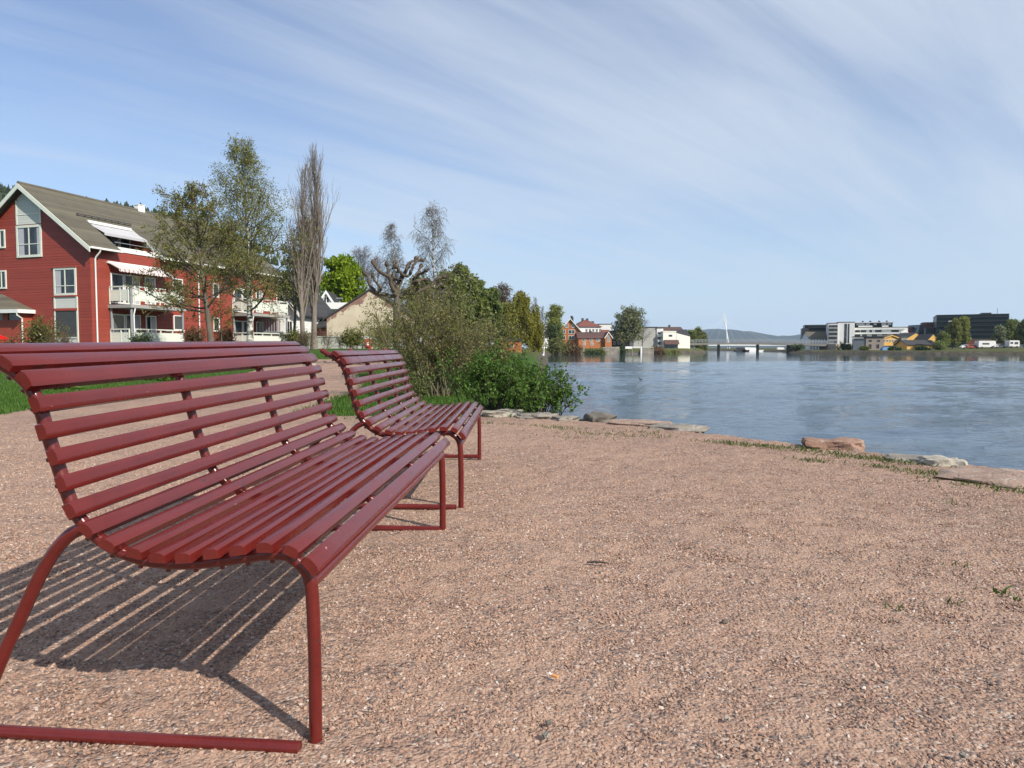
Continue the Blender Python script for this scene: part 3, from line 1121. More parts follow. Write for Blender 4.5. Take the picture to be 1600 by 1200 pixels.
while zc < RZ_ - .6:            # lapped boards: every board stands proud at its lower edge
    zt = zc + .19
    half = (RZ_ - .26 - zt) / SL
    xa, xb = max(-WID, RX - half), min(0.0, RX + half)
    w.prism([(0.0, zc), (-.0095, zc), (-.003, zt), (0.0, zt)], 'x', xa, xb)
    if zt < 7.6:
        top = LEN
        w.prism([(0.0, zc), (.0095, zc), (.003, zt), (0.0, zt)], 'y', 0, LY0 if zt > 7.42 else LEN)
        if zt > 7.42:
            w.prism([(0.0, zc), (.0095, zc), (.003, zt), (0.0, zt)], 'y', LY1, LEN)
    zc = zt
w.build('wall', M['red_boards'], apt)
MB().box(-WID - .04, 0.05, -0.05, LEN + .05, 0.3, BASE).build('foundation', M['concrete'], apt)
MB().box(LX, -0.25, LY0, LY1, 6.9, 7.0).build('loggia_floor', M['deck_concrete'], apt)
# roof
r = MB()


def rslab(x0, x1, y0, y1):
    a, b_ = (x0, x1) if x0 < x1 else (x1, x0)
    n = max(1, int(round((b_ - a) / .25)))
    for k in range(n):          # tile courses, each lifted at its lower edge
        xa, xb = a + (b_ - a) * k / n, a + (b_ - a) * (k + 1) / n
        la, lb = (.004, .045) if a >= RX - .01 else (.045, .004)
        r.hexa([(xa, y0 + .01, roof_z(xa) - .05), (xb, y0 + .01, roof_z(xb) - .05), (xb, y1 - .01, roof_z(xb) - .05), (xa, y1 - .01, roof_z(xa) - .05),
                (xa, y0 + .01, roof_z(xa) + la), (xb, y0 + .01, roof_z(xb) + lb), (xb, y1 - .01, roof_z(xb) + lb), (xa, y1 - .01, roof_z(xa) + la)])
    r.hexa([(a, y0, roof_z(a) - .18), (b_, y0, roof_z(b_) - .18), (b_, y1, roof_z(b_) - .18), (a, y1, roof_z(a) - .18),
            (a, y0, roof_z(a)), (b_, y0, roof_z(b_)), (b_, y1, roof_z(b_)), (a, y1, roof_z(a))])


OVY = 0.45
rslab(RX, LX, -OVY, LEN + OVY)
rslab(LX, 0.50, -OVY, LY0)
rslab(LX, 0.50, LY1, LEN + OVY)
rslab(-WID - .5, RX, -OVY, LEN + OVY)
r.tube([(RX, -OVY, RZ_ + .02), (RX, LEN + OVY, RZ_ + .02)], 0.11, 8)
roof = r.build('roof', M['roof_grey'], apt)
MB().box(-5.7, -5.3, 9.3, 9.95, 11.0, 12.22).box(-5.74, -5.26, 9.26, 9.99, 12.22, 12.27).build('chimney', M['white_wall'], roof)
# snow guard above the loggia
sg = MB()
for yy in np.arange(1.6, 6.0, 0.55):
    sg.box(LX - .34, LX - .30, yy, yy + .05, roof_z(LX - .3), roof_z(LX - .3) + .22)
sg.tube([(LX - .30, 1.5, roof_z(LX - .3) + .20), (LX - .30, 6.05, roof_z(LX - .3) + .20)], 0.03, 6)
sg.tube([(LX - .30, 1.5, roof_z(LX - .3) + .10), (LX - .30, 6.05, roof_z(LX - .3) + .10)], 0.03, 6)
sg.build('snow_guard', M['dark_metal'], roof)
# barge boards and fascias
for sgn in (0, 1):
    for y0 in (-OVY - .05, LEN + OVY):
        if sgn == 0:
            xa, xb = RX, 0.52
        else:
            xa, xb = -WID - .52, RX
        bb = MB()
        bb.hexa([(xa, y0, roof_z(xa) - .36), (xb, y0, roof_z(xb) - .36), (xb, y0 + .05, roof_z(xb) - .36), (xa, y0 + .05, roof_z(xa) - .36),
                 (xa, y0, roof_z(xa) - .04), (xb, y0, roof_z(xb) - .04), (xb, y0 + .05, roof_z(xb) - .04), (xa, y0 + .05, roof_z(xa) - .04)])
        bb.build('barge_board', M['cream_paint'], apt)
for y0 in (LY1 - .06,):
    xa, xb = LX, 0.52
    bb = MB()
    bb.hexa([(xa, y0, roof_z(xa) - .26), (xb, y0, roof_z(xb) - .26), (xb, y0 + .05, roof_z(xb) - .26), (xa, y0 + .05, roof_z(xa) - .26),
             (xa, y0, roof_z(xa) + .02), (xb, y0, roof_z(xb) + .02), (xb, y0 + .05, roof_z(xb) + .02), (xa, y0 + .05, roof_z(xa) + .02)])
bb.build('barge_board', M['cream_paint'], apt)
MB().box(0.0, 0.06, LY0 + .02, LY1 - .08, 7.42, 7.74).build('loggia_fascia', M['white_paint'], apt)
for (a, b_) in ((-OVY, LY0), (LY1, LEN + OVY)):
    MB().box(0.505, 0.62, a, b_, 7.30, 7.42).build('gutter', M['white_paint'], apt)
for y in (0.30, 9.55, 19.3):
    p = MB()
    p.tube([(0.56, y, 7.32), (0.50, y, 7.15), (0.16, y, 6.85), (0.09, y, 6.7), (0.09, y, 1.05)], 0.05, 8)
    p.build('downpipe', M['white_paint'], apt, smooth=40)
# gable trim: panel strip over the attic window
pn = MB()
pn.prism([(-6.12, 9.16), (-4.16, 9.16), (-4.16, 10.42), (RX, 11.36), (-6.12, 10.85)], 'y', -0.03, -0.003)
pn.build('gable_panel', M['grey_boards'], apt)
tr = MB()
tr.box(-6.24, -6.12, -0.05, -0.003, 9.16, 10.76)
tr.box(-4.16, -4.04, -0.05, -0.003, 9.16, 10.36)
tr.box(-6.122, -4.158, -0.05, -0.031, 9.78, 9.86)
tr.build('panel_trim', M['cream_paint'], apt)
window(apt, 'y-', -6.26, -4.04, 6.98, 9.10, 0, bar=0.16, muntins=(('v', -5.15), ('h', 7.85)), curtain=((-6.05, -5.6), (-4.45, -4.22)))
window(apt, 'y-', -3.10, -1.18, 4.40, 6.20, 0, bar=0.14, muntins=(('v', -2.14), ('h', 5.02)), curtain=((-2.92, -2.5),))
for bx in ((-3.16, -1.12, -0.10, -0.003, 6.205, 6.30), (-3.14, -1.2, -0.10, -0.003, 4.31, 4.395), (-3.12, -1.14, -0.08, -0.003, 3.40, 3.55)):
    MB().box(*bx).build('window_lintel', M['lintel_red'], apt)
for bx in ((-3.02, -1.24, -0.03, -0.003, 3.56, 4.30), (-3.02, -1.24, -0.03, -0.003, 1.08, 1.62)):
    MB().box(*bx).build('under_panel', M['grey_boards'], apt)
for bx in ((-3.14, -3.03, -0.06, -0.003, 1.08, 4.30), (-1.23, -1.12, -0.06, -0.003, 1.08, 4.30), (-3.02, -1.24, -0.06, -0.031, 1.60, 1.68)):
    MB().box(*bx).build('panel_trim', M['cream_paint'], apt)
MB().box(-3.02, -1.24, -0.04, -0.003, 1.68, 3.39).build('window_blind', M['blind'], apt)
window(apt, 'y-', -8.2, -7.28, 7.68, 8.92, 0, bar=0.1, muntins=(('v', -7.74),))
window(apt, 'y-', -8.2, -7.30, 4.96, 6.20, 0, bar=0.1, muntins=(('v', -7.75),))
# river side: glazing
for (z0, z1) in ((3.95, 5.95), (1.25, 3.25)):
    for o_ in (0.0, 12.1):
        window(apt, 'x+', 1.50 + o_, 2.55 + o_, z0, z1, 0, frame='white_paint', bar=0.09, pane='glass_sky')
        window(apt, 'x+', 2.60 + o_, 3.90 + o_, z0, z1, 0, frame='white_paint', bar=0.08, muntins=(('v', 3.3 + o_),), pane='glass_sky', curtain=((3.4 + o_, 3.8 + o_),))
        window(apt, 'x+', 4.35 + o_, 5.30 + o_, z0 + .1, z1, 0, frame='white_paint', bar=0.09, muntins=(('v', 4.82 + o_),), curtain=((4.9 + o_, 5.2 + o_),))
for (y0, y1) in ((6.95, 7.95), (11.15, 11.85)):
    for z0 in (2.28, 5.0):
        window(apt, 'x+', y0, y1, z0, z0 + 1.12, 0, frame='white_paint', bar=0.08, pane='blind' if (z0 < 3 and y0 < 8) else 'glass')
    for z0 in (3.42, 6.14):
        MB().box(0.003, 0.10, y0 - .06, y1 + .06, z0, z0 + .08).build('window_lintel', M['lintel_red'], apt)
# loggia glazing
for (a, b_) in ((2.15, 3.05), (3.1, 4.6), (4.65, 5.6)):
    window(apt, 'x+', a, b_, 7.1, 8.95, LX, frame='grey_boards', bar=0.07, pane='glass')
lr = MB()
lr.tube([(-0.12, LY0 + .05, 8.05), (-0.12, LY1 - .05, 8.05)], 0.025, 6)
lr.build('loggia_rail', M['grey_metal'], apt)
aw = MB()
aw.hexa([(LX + .05, LY0 + .02, 9.42), (-0.95, LY0 + .02, 8.70), (-0.95, LY1 - .1, 8.70), (LX + .05, LY1 - .1, 9.42),
         (LX + .05, LY0 + .02, 9.45), (-0.95, LY0 + .02, 8.73), (-0.95, LY1 - .1, 8.73), (LX + .05, LY1 - .1, 9.45)])
aw.box(-0.95, -0.92, LY0 + .02, LY1 - .1, 8.55, 8.73)
a1 = aw.build('awning', M['awning_shaded'], apt)
MB().box(LX - .1, LX + .14, LY0 + .02, LY1 - .12, 9.46, 9.64).build('cassette', M['white_paint'], a1)
aw = MB()
aw.hexa([(0.05, 1.30, 6.60), (0.98, 1.30, 6.16), (0.98, 6.0, 6.16), (0.05, 6.0, 6.60), (0.05, 1.30, 6.63), (0.98, 1.30, 6.19), (0.98, 6.0, 6.19), (0.05, 6.0, 6.63)])
n = 18
for k in range(n):            # scalloped valance
    a = 1.30 + 4.7 * k / n
    b_ = 1.30 + 4.7 * (k + 1) / n
    aw.prism([(a, 6.18), (a, 6.03), ((a + b_) / 2, 5.97), (b_, 6.03), (b_, 6.18)], 'x', 0.981, 1.0)
a2 = aw.build('awning', M['awning_cloth'], apt)
MB().box(0.003, 0.16, 1.25, 6.05, 6.56, 6.70).build('cassette', M['white_paint'], a2)


# balconies: two stacks, each with side and front rails on grey posts
def balcony(y0, y1):
    X1 = 1.85
    sl = MB().box(0.003, X1 + .12, y0 - .12, y1 + .12, 3.60, 3.82).build('balcony_slab', M['deck_concrete'], apt)
    for (x, y, a, b_) in ((X1 - .06, y0 + .06, 0.6, 3.6), (X1 - .06, y1 - .06, 0.6, 3.6), (0.12, y0 + .06, 0.6, 3.6), (X1 - .06, y0 + .06, 3.82, 5.05)):
        MB().tube([(x, y, a), (x, y, b_)], 0.075, 8).build('balcony_post', M['grey_metal'], apt, smooth=40)
    MB().tube([(X1 + .06, y0 + .26, 3.62), (X1 + .04, y0 + .22, 3.35), (X1 - .0, y0 + .2, 3.2), (X1 - .0, y0 + .2, 1.1)], 0.045, 8).build('downpipe', M['white_paint'], apt, smooth=40)
    MB().box(0.003, X1 + .1, y0 - .1, y1 + .1, 0.55, 1.02).build('terrace_slab', M['concrete'], apt)
    for z in (3.82, 1.02):
        fr = MB()
        bd = MB()
        # side, looking at the street end
        xsd = [0.08, 0.95, X1 - .22]
        for x in xsd:
            fr.box(x - .035, x + .035, y0 - .035, y0 + .035, z + .05, z + 1.15)
        fr.box(0.08, X1 - .2, y0 - .05, y0 + .05, z + 1.15, z + 1.22)
        fr.box(0.08, X1 - .2, y0 - .02, y0 + .02, z + .93, z + .98)
        bd.box(0.11, X1 - .25, y0 - .018, y0 + .018, z + .25, z + .92)
        n = 4
        ys = [y0 + .28 + (y1 - y0 - .32) * k / n for k in range(n + 1)]
        for y in ys:
            fr.box(X1 - .035, X1 + .035, y - .035, y + .035, z + .05, z + 1.15)
        fr.box(X1 - .05, X1 + .05, ys[0] - .05, ys[-1] + .05, z + 1.15, z + 1.22)
        fr.box(X1 - .02, X1 + .02, ys[0], ys[-1], z + .93, z + .98)
        bd.box(X1 - .018, X1 + .018, ys[0] + .03, ys[-1] - .03, z + .25, z + .92)
        xs2 = [0.08, 0.95, X1 - .1]
        fr.box(0.08, X1 - .1, y1 - .05, y1 + .05, z + 1.15, z + 1.22)
        bd.box(0.11, X1 - .12, y1 - .018, y1 + .018, z + .25, z + .92)
        f = fr.build('balcony_rail', M['cream_paint'], apt)
        bd.build('rail_panel', M['rail_boards'], f)


balcony(1.35, 6.0)
balcony(13.4, 18.4)

# ------------------------------------------------------------------ little hipped shed by the gable
p0 = at(36, HOR, 46.9)
shed = thing('garden_shed', 'low red shed with grey hipped roof and white eaves beside the red gable', 'shed', (p0.x, p0.y, 0), H_RZ)
z0 = gz(p0.x, p0.y)
sw = MB().box(-4.6, 0, 0, .15, z0 - .2, 2.80).box(-0.22, 0, 0.002, .15, 2.80, 3.3).box(-1.75, -1.25, 0.002, .15, 2.80, 3.3).box(-4.6, -4.4, 0.002, .15, 2.80, 3.3).box(-4.6, 0, .55, .7, z0 - .2, 3.3)
sw.box(-0.15, 0, .15, .55, z0 - .2, 3.3)
sw.build('wall', M['lintel_red'], shed)
MB().box(-4.4, -0.22, 0.05, 0.09, 2.80, 3.3).build('window', M['glass_sky'], shed)
rr = MB()
q = [(-5.0, -.5, 3.48), (0.30, -.5, 3.48), (0.30, .7, 3.48), (-5.0, .7, 3.48)]
t_ = [(-3.0, .66, 4.62), (-2.6, .66, 4.62)]
rr.add(q + t_, [(0, 1, 5, 4), (1, 2, 5), (2, 3, 4, 5), (3, 0, 4), (3, 2, 1, 0)])
rr.build('roof', M['roof_grey'], shed)
MB().box(-5.02, 0.32, -.53, -.47, 3.25, 3.49).box(0.29, 0.35, -.46, .7, 3.25, 3.49).build('fascia', M['white_paint'], shed)
MB().tube([(0.2, -.5, 3.27), (0.19, -.48, 3.1), (0.1, -.08, 2.9), (0.08, -.06, 2.7), (0.08, -.06, z0 - .05)], 0.05, 8).build('downpipe', M['white_paint'], shed, smooth=40)

# ------------------------------------------------------------------ red slide of a playground
sl0 = at(-72, HOR, 33.0)
zg = gz(sl0.x, sl0.y)
slide = thing('playground_slide', 'bright red plastic slide sloping down behind a low hedge', 'slide', (sl0.x, sl0.y, 0), 0.05)
mb = MB()
for (y0, y1, h) in ((-.3, -.22, .22), (.22, .3, .22), (-.22, .22, .03)):
    mb.hexa([(0, y0, zg + 1.42), (3.0, y0, zg + .28), (3.0, y1, zg + .28), (0, y1, zg + 1.42), (0, y0, zg + 1.42 + h), (3.0, y0, zg + .28 + h), (3.0, y1, zg + .28 + h), (0, y1, zg + 1.42 + h)])
mb.hexa([(3.0, -.3, zg + .25), (3.6, -.3, zg + .22), (3.6, .3, zg + .22), (3.0, .3, zg + .25), (3.0, -.3, zg + .30), (3.6, -.3, zg + .27), (3.6, .3, zg + .27), (3.0, .3, zg + .30)])
mb.build('chute', M['red_plastic'], slide)
mb = MB()
for y in (-.28, .28):
    mb.tube([(-.9, y, zg - .1), (0.0, y, zg + 2.2)], .03, 8)
for k in range(6):
    f = .15 + k * .12
    mb.tube([(-.9 + .9 * f, -.28, zg - .1 + 2.3 * f), (-.9 + .9 * f, .28, zg - .1 + 2.3 * f)], .02, 6)
mb.build('ladder', M['grey_metal'], slide)
for y in (-.22, .22):
    MB().tube([(3.1, y, zg - .1), (3.1, y, zg + .25)], .03, 8).build('leg', M['grey_metal'], slide)
# ------------------------------------------------------------------ trees and shrubs
def grow_skeleton(rng, levels):
    """list of branches per level: (points, radii). Each level: n, t0, t1, L(t, parentL), ang(t), up, wob, seg, rk, rmin"""
    out = [[] for _ in levels]

    def rv():
        return Vector((rng.gauss(0, 1), rng.gauss(0, 1), rng.gauss(0, 1)))

    def poly(p, d, L, r0, r1, sp):
        n = sp.get('seg', 4)
        pts = [p.copy()]
        up = Vector((0, 0, sp.get('up', 0.0)))
        for k in range(n):
            d = (d + rv() * sp.get('wob', 0.1) + up / n * 2).normalized()
            p = p + d * (L / n)
            pts.append(p.copy())
        rad = [r0 + (r1 - r0) * k / n for k in range(n + 1)]
        return pts, rad

    def rec(li, pts, rad, Lp):
        if li >= len(levels):
            return
        sp = levels[li]
        n = sp['n']
        n = max(1, int(round(n * rng.uniform(0.8, 1.2)))) if n > 2 else n
        az0 = rng.uniform(0, 6.28)
        for k in range(n):
            t = sp['t0'] + (sp['t1'] - sp['t0']) * ((k + rng.random()) / n)
            f = t * (len(pts) - 1)
            i = min(int(f), len(pts) - 2)
            f -= i
            p = pts[i].lerp(pts[i + 1], f)
            d = (pts[i + 1] - pts[i]).normalized()
            rp = rad[i] + (rad[i + 1] - rad[i]) * f
            az = az0 + k * 2.39996 + rng.uniform(-.5, .5)
            a = math.radians(sp['ang'](t) + rng.gauss(0, sp.get('angv', 8)))
            o = d.orthogonal().normalized()
            o = Matrix.Rotation(az, 3, d) @ o
            nd_ = (d * math.cos(a) + o * math.sin(a)).normalized()
            if 'side' in sp:
                nd_ = (nd_ + Vector(sp['side'])).normalized()
            L = sp['L'](t, Lp) * rng.uniform(0.75, 1.2)
            r0 = max(sp.get('rmin', .004), min(rp * 0.9, rp * sp.get('rk', 0.55)))
            q = poly(p, nd_, L, r0, max(sp.get('rmin', .004), r0 * 0.35), sp)
            out[li].append(q)
            rec(li + 1, q[0], q[1], L)

    sp = levels[0]
    for k in range(sp['n']):
        az = rng.uniform(0, 6.28) if sp['n'] < 3 else k * 2.39996 + rng.uniform(-.4, .4)
        a = math.radians(abs(rng.gauss(sp.get('tilt', 0), sp.get('tiltv', 1))))
        d = Vector((math.sin(a) * math.cos(az), math.sin(a) * math.sin(az), math.cos(a)))
        if 'lean' in sp:
            d = (d + Vector(sp['lean'])).normalized()
        b0 = sp.get('base', 0.0)
        p = Vector((rng.gauss(0, b0), rng.gauss(0, b0), 0)) if b0 else Vector((0, 0, 0))
        L = sp['H'] * (rng.uniform(*sp['Hv']) if 'Hv' in sp else 1)
        q = poly(p, d, L, sp['r'], sp.get('rt', sp['r'] * .15), sp)
        if sp.get('flare'):
            q[1][0] *= sp['flare']
        out[0].append(q)
        rec(1, q[0], q[1], L)
    return out


def tube_arrays(brs, k):
    Vs, Qs, o = [], [], 0
    ang = np.arange(k) * 2 * math.pi / k
    ca, sa = np.cos(ang)[None, :, None], np.sin(ang)[None, :, None]
    for pts, rad in brs:
        P = np.array([tuple(p) for p in pts])
        n = len(P)
        T = np.empty_like(P)
        T[1:-1] = P[2:] - P[:-2]
        T[0] = P[1] - P[0]
        T[-1] = P[-1] - P[-2]
        T /= np.linalg.norm(T, axis=1, keepdims=True) + 1e-9
        ref = np.array([0.31, 0.83, 0.46]) if abs(T[0][1]) < 0.7 else np.array([0.9, 0.1, 0.4])
        A = np.cross(T, ref)
        A /= np.linalg.norm(A, axis=1, keepdims=True) + 1e-9
        B = np.cross(T, A)
        R = np.array(rad)[:, None, None]
        V = P[:, None, :] + (A[:, None, :] * ca + B[:, None, :] * sa) * R
        Vs.append(V.reshape(-1, 3))
        i = np.arange(n - 1)[:, None] * k
        j = np.arange(k)[None, :]
        j2 = (j + 1) % k
        Q = np.stack([i + j, i + j2, i + k + j2, i + k + j], -1).reshape(-1, 4) + o
        Qs.append(Q)
        o += n * k
    return np.concatenate(Vs), np.concatenate(Qs)


def leaf_arrays(rs, brs, count, size, spread, droop=0.0, tmin=0.15, elong=1.5, sv=(0.7, 1.3)):
    """count leaf blades scattered along the given twigs"""
    L = np.array([sum((b - a).length for a, b in zip(p[:-1], p[1:])) for p, _ in brs])
    pick = rs.choice(len(brs), count, p=L / L.sum())
    t = tmin + (1 - tmin) * rs.random_sample(count)
    pos = np.empty((count, 3))
    for c in range(count):
        p = brs[pick[c]][0]
        f = t[c] * (len(p) - 1)
        i = min(int(f), len(p) - 2)
        f -= i
        pos[c] = p[i].lerp(p[i + 1], f)
    pos += rs.normal(0, spread, (count, 3))
    pos[:, 2] -= np.abs(rs.normal(0, 1, count)) * droop
    a = rs.normal(0, 1, (count, 3))
    a[:, 2] -= 0.6 if droop else 0.0
    a /= np.linalg.norm(a, axis=1, keepdims=True)
    b = np.cross(a, rs.normal(0, 1, (count, 3)))
    b /= np.linalg.norm(b, axis=1, keepdims=True) + 1e-9
    s = size * (sv[0] + (sv[1] - sv[0]) * rs.random_sample(count))[:, None]
    A, B = a * s * elong * 0.5, b * s * 0.5
    V = np.stack([pos - A, pos + B * 0.9 - A * 0.1, pos + A, pos - B * 0.9 - A * 0.1], 1).reshape(-1, 3)
    Q = np.arange(count * 4).reshape(-1, 4)
    return V, Q


def tree(name, label, cat, loc, levels, bark, leaves=None, seed=1, sides=(9, 5, 4, 3, 3), twig=None, group=None, parts=('trunk', 'branches', 'crown'), rz=0.0, knobs=None):
    """leaves: list of (material, count, size, spread, droop, level)"""
    rng = random.Random(seed)
    rs = np.random.RandomState(seed)
    sk = grow_skeleton(rng, levels)
    root = thing(name, label, cat, loc, rz, group)
    V, Q = tube_arrays(sk[0], sides[0])
    quads(parts[0], V, Q, M[bark], root, True)
    Vs, Qs, o = [], [], 0
    for li in range(1, len(levels)):
        if not sk[li]:
            continue
        V, Q = tube_arrays(sk[li], sides[min(li, 4)])
        Vs.append(V)
        Qs.append(Q + o)
        o += len(V)
    if knobs:
        V, Q = knobs(rng, sk)
        Vs.append(V)
        Qs.append(Q + o)
    if Vs:
        quads(parts[1], np.concatenate(Vs), np.concatenate(Qs), M[twig or bark], root, True)
    if leaves:
        mats, Vs, Qs, ids, o = [], [], [], [], 0
        for (mt, cnt, size, spread, droop, lev) in leaves:
            V, Q = leaf_arrays(rs, sk[lev], cnt, size, spread, droop)
            Vs.append(V)
            Qs.append(Q + o)
            o += len(V)
            ids.append(np.full(len(Q), len(mats), dtype=np.int32))
            mats.append(M[mt])
        ob = quads(parts[2], np.concatenate(Vs), np.concatenate(Qs), mats, root)
        ob.data.polygons.foreach_set('material_index', np.concatenate(ids))
    return root


def base_at(px, Y, sink=0.05):
    x = atx(px, Y)
    return (x, Y, gz(x, Y) - sink)


def prof_round(H, lo, w):
    """branch length along the trunk for a rounded crown"""
    return lambda t, L: H * w * math.sqrt(max(0.02, 1 - ((t - lo - (1 - lo) * .42) / ((1 - lo) * .62)) ** 2)) if t < .98 else H * w * .25


# --- alder-like tree before the red house: dull olive with reddish buds, wide crown
H = 7.6
tree('alder_tree', 'round olive leafed tree with reddish buds in front of the red balconies', 'tree', base_at(331, 35), [
    dict(n=1, H=H, r=.15, rt=.02, seg=8, wob=.035, flare=1.4),
    dict(n=34, t0=.25, t1=1.0, L=lambda t, L: 3.5 * (1.02 - t) ** .6 + .4, ang=lambda t: 84 - 46 * t, angv=9, up=.22, wob=.12, seg=6, rk=.5),
    dict(n=9, t0=.25, t1=1, L=lambda t, L: L * .42 * (1.15 - t * .6), ang=lambda t: 48, angv=12, up=.18, wob=.16, seg=4, rk=.55, rmin=.006),
    dict(n=6, t0=.2, t1=1, L=lambda t, L: L * .48, ang=lambda t: 45, angv=14, up=.1, wob=.2, seg=3, rk=.6, rmin=.005)],
    'bark_grey', [('leaf_olive', 10500, .066, .07, 0, 3), ('leaf_redbud', 6500, .06, .05, 0, 3)], seed=11, twig='bark_brown')
# --- silver birch
H = 11.1
tree('birch_tree', 'tall silver birch with white trunk and sparse new leaves behind the near bench', 'tree', base_at(391, 40), [
    dict(n=1, H=H, r=.19, rt=.012, seg=12, wob=.03, flare=1.3),
    dict(n=64, t0=.20, t1=.99, L=lambda t, L: (4.1 * (1 - t) ** .72 + .4), ang=lambda t: 72 - 36 * t, angv=9, up=.20, wob=.10, seg=6, rk=.42),
    dict(n=9, t0=.2, t1=1, L=lambda t, L: L * .40 * (1.2 - t * .7) + .12, ang=lambda t: 46, angv=12, up=-.02, wob=.15, seg=4, rk=.5, rmin=.006),
    dict(n=5, t0=.2, t1=1, L=lambda t, L: L * .6 + .1, ang=lambda t: 48, angv=14, up=-.55, wob=.15, seg=4, rk=.6, rmin=.0045)],
    'bark_birch', [('leaf_birch', 11000, .062, .08, .05, 3), ('leaf_olive', 7000, .062, .07, .05, 3)], seed=23, twig='twig_olive')
# --- two bare columnar poplars with a young olive tree between them
for i, (px, Y, H, sd_, n1, lab) in enumerate(((474, 41, 10.2, 5, 28, 'thinner bare columnar poplar, left one of the upright pair'), (491, 42, 11.4, 8, 42, 'tallest bare columnar poplar with a bundle of upright limbs'))):
    tree('poplar_tree', lab, 'tree', base_at(px, Y), [
        dict(n=1, H=H, r=.15 + .03 * i, rt=.012, seg=12, wob=.02, flare=1.3),
        dict(n=n1, t0=.13, t1=.97, L=lambda t, L: L * (.42 * (1 - t) ** .8 + .05), ang=lambda t: 15 - 4 * t, angv=4, up=.50, wob=.05, seg=7, rk=.5),
        dict(n=8, t0=.12, t1=1, L=lambda t, L: L * .24 + .12, ang=lambda t: 22, angv=6, up=.65, wob=.08, seg=4, rk=.5, rmin=.007),
        dict(n=4, t0=.2, t1=1, L=lambda t, L: L * .5 + .06, ang=lambda t: 28, angv=9, up=.5, wob=.1, seg=2, rk=.6, rmin=.005)],
        'bark_poplar', None, seed=sd_, twig='bark_poplar', group='bare columnar poplars')
tree('young_tree', 'olive leafed tree overlapping the left side of the bare poplars', 'tree', base_at(459, 44), [
    dict(n=1, H=7.6, r=.10, rt=.015, seg=7, wob=.05),
    dict(n=26, t0=.28, t1=1, L=lambda t, L: 1.7 * (1.05 - t) ** .6 + .3, ang=lambda t: 66 - 35 * t, angv=9, up=.3, wob=.12, seg=5, rk=.5),
    dict(n=8, t0=.2, t1=1, L=lambda t, L: L * .45, ang=lambda t: 48, angv=12, up=.1, wob=.16, seg=3, rk=.55, rmin=.006),
    dict(n=5, t0=.2, t1=1, L=lambda t, L: L * .5, ang=lambda t: 45, angv=14, up=0, wob=.2, seg=2, rk=.6, rmin=.005)],
    'bark_grey', [('leaf_olive', 9000, .075, .07, .03, 3)], seed=31, twig='twig_olive')
tree('sapling', 'small sapling with a few olive leaves beside the alder trunk', 'tree', base_at(345, 36), [
    dict(n=1, H=2.3, r=.05, rt=.01, seg=5, wob=.08),
    dict(n=10, t0=.4, t1=1, L=lambda t, L: .75, ang=lambda t: 62, angv=12, up=.2, wob=.15, seg=4, rk=.5),
    dict(n=6, t0=.2, t1=1, L=lambda t, L: .35, ang=lambda t: 45, angv=14, up=.1, wob=.2, seg=2, rk=.6, rmin=.005)],
    'bark_brown', [('leaf_olive', 700, .06, .05, 0, 2)], seed=41)


# --- pollarded tree: thick crooked limbs ending in knobs, laid out limb by limb
PBX, PBY, PZ = atx(620, 24), 24.0, gz(atx(620, 24), 24)
LIMBS = [  # (outline in 1/6.667 px from (560,380), start radius m, end radius m, depth drift m, knob)
    ([(400, 560), (382, 515), (345, 440), (322, 355), (225, 300), (182, 250), (150, 205)], .085, .045, -.35, 1),
    ([(322, 355), (310, 300), (298, 225)], .05, .04, .2, 1),
    ([(402, 565), (402, 460), (440, 390), (470, 330), (498, 282), (512, 235)], .11, .05, .25, 1),
    ([(440, 390), (385, 372), (330, 345)], .05, .035, .35, 0),
    ([(468, 335), (425, 290), (398, 240)], .055, .045, -.3, 1),
    ([(498, 282), (525, 215), (560, 190), (605, 155)], .055, .045, .5, 1),
    ([(545, 300), (575, 235), (610, 195), (655, 172)], .05, .04, .2, 1),
    ([(450, 560), (500, 510), (565, 445), (577, 375)], .085, .055, -.4, 0),
    ([(470, 345), (520, 335), (545, 300)], .05, .045, .1, 0),
    ([(577, 375), (640, 320), (700, 285)], .05, .04, -.3, 1),
    ([(565, 445), (640, 390), (690, 375)], .05, .04, .4, 1),
    ([(577, 380), (600, 330), (655, 240)], .045, .04, .3, 1),
    ([(395, 560), (300, 545), (205, 520), (130, 460), (95, 350), (65, 320)], .075, .035, .4, 1),
    ([(205, 520), (240, 470), (180, 410), (150, 340)], .045, .035, -.3, 1),
    ([(470, 575), (610, 505), (760, 440), (815, 372), (890, 360)], .075, .035, .3, 1),
    ([(610, 505), (640, 440), (620, 400)], .045, .04, -.4, 1),
    ([(385, 520), (360, 330), (410, 295)], .045, .035, .5, 0),
    ([(355, 270), (375, 200)], .04, .045, .5, 1),
    ([(760, 440), (800, 470), (850, 430)], .04, .035, .2, 1)]


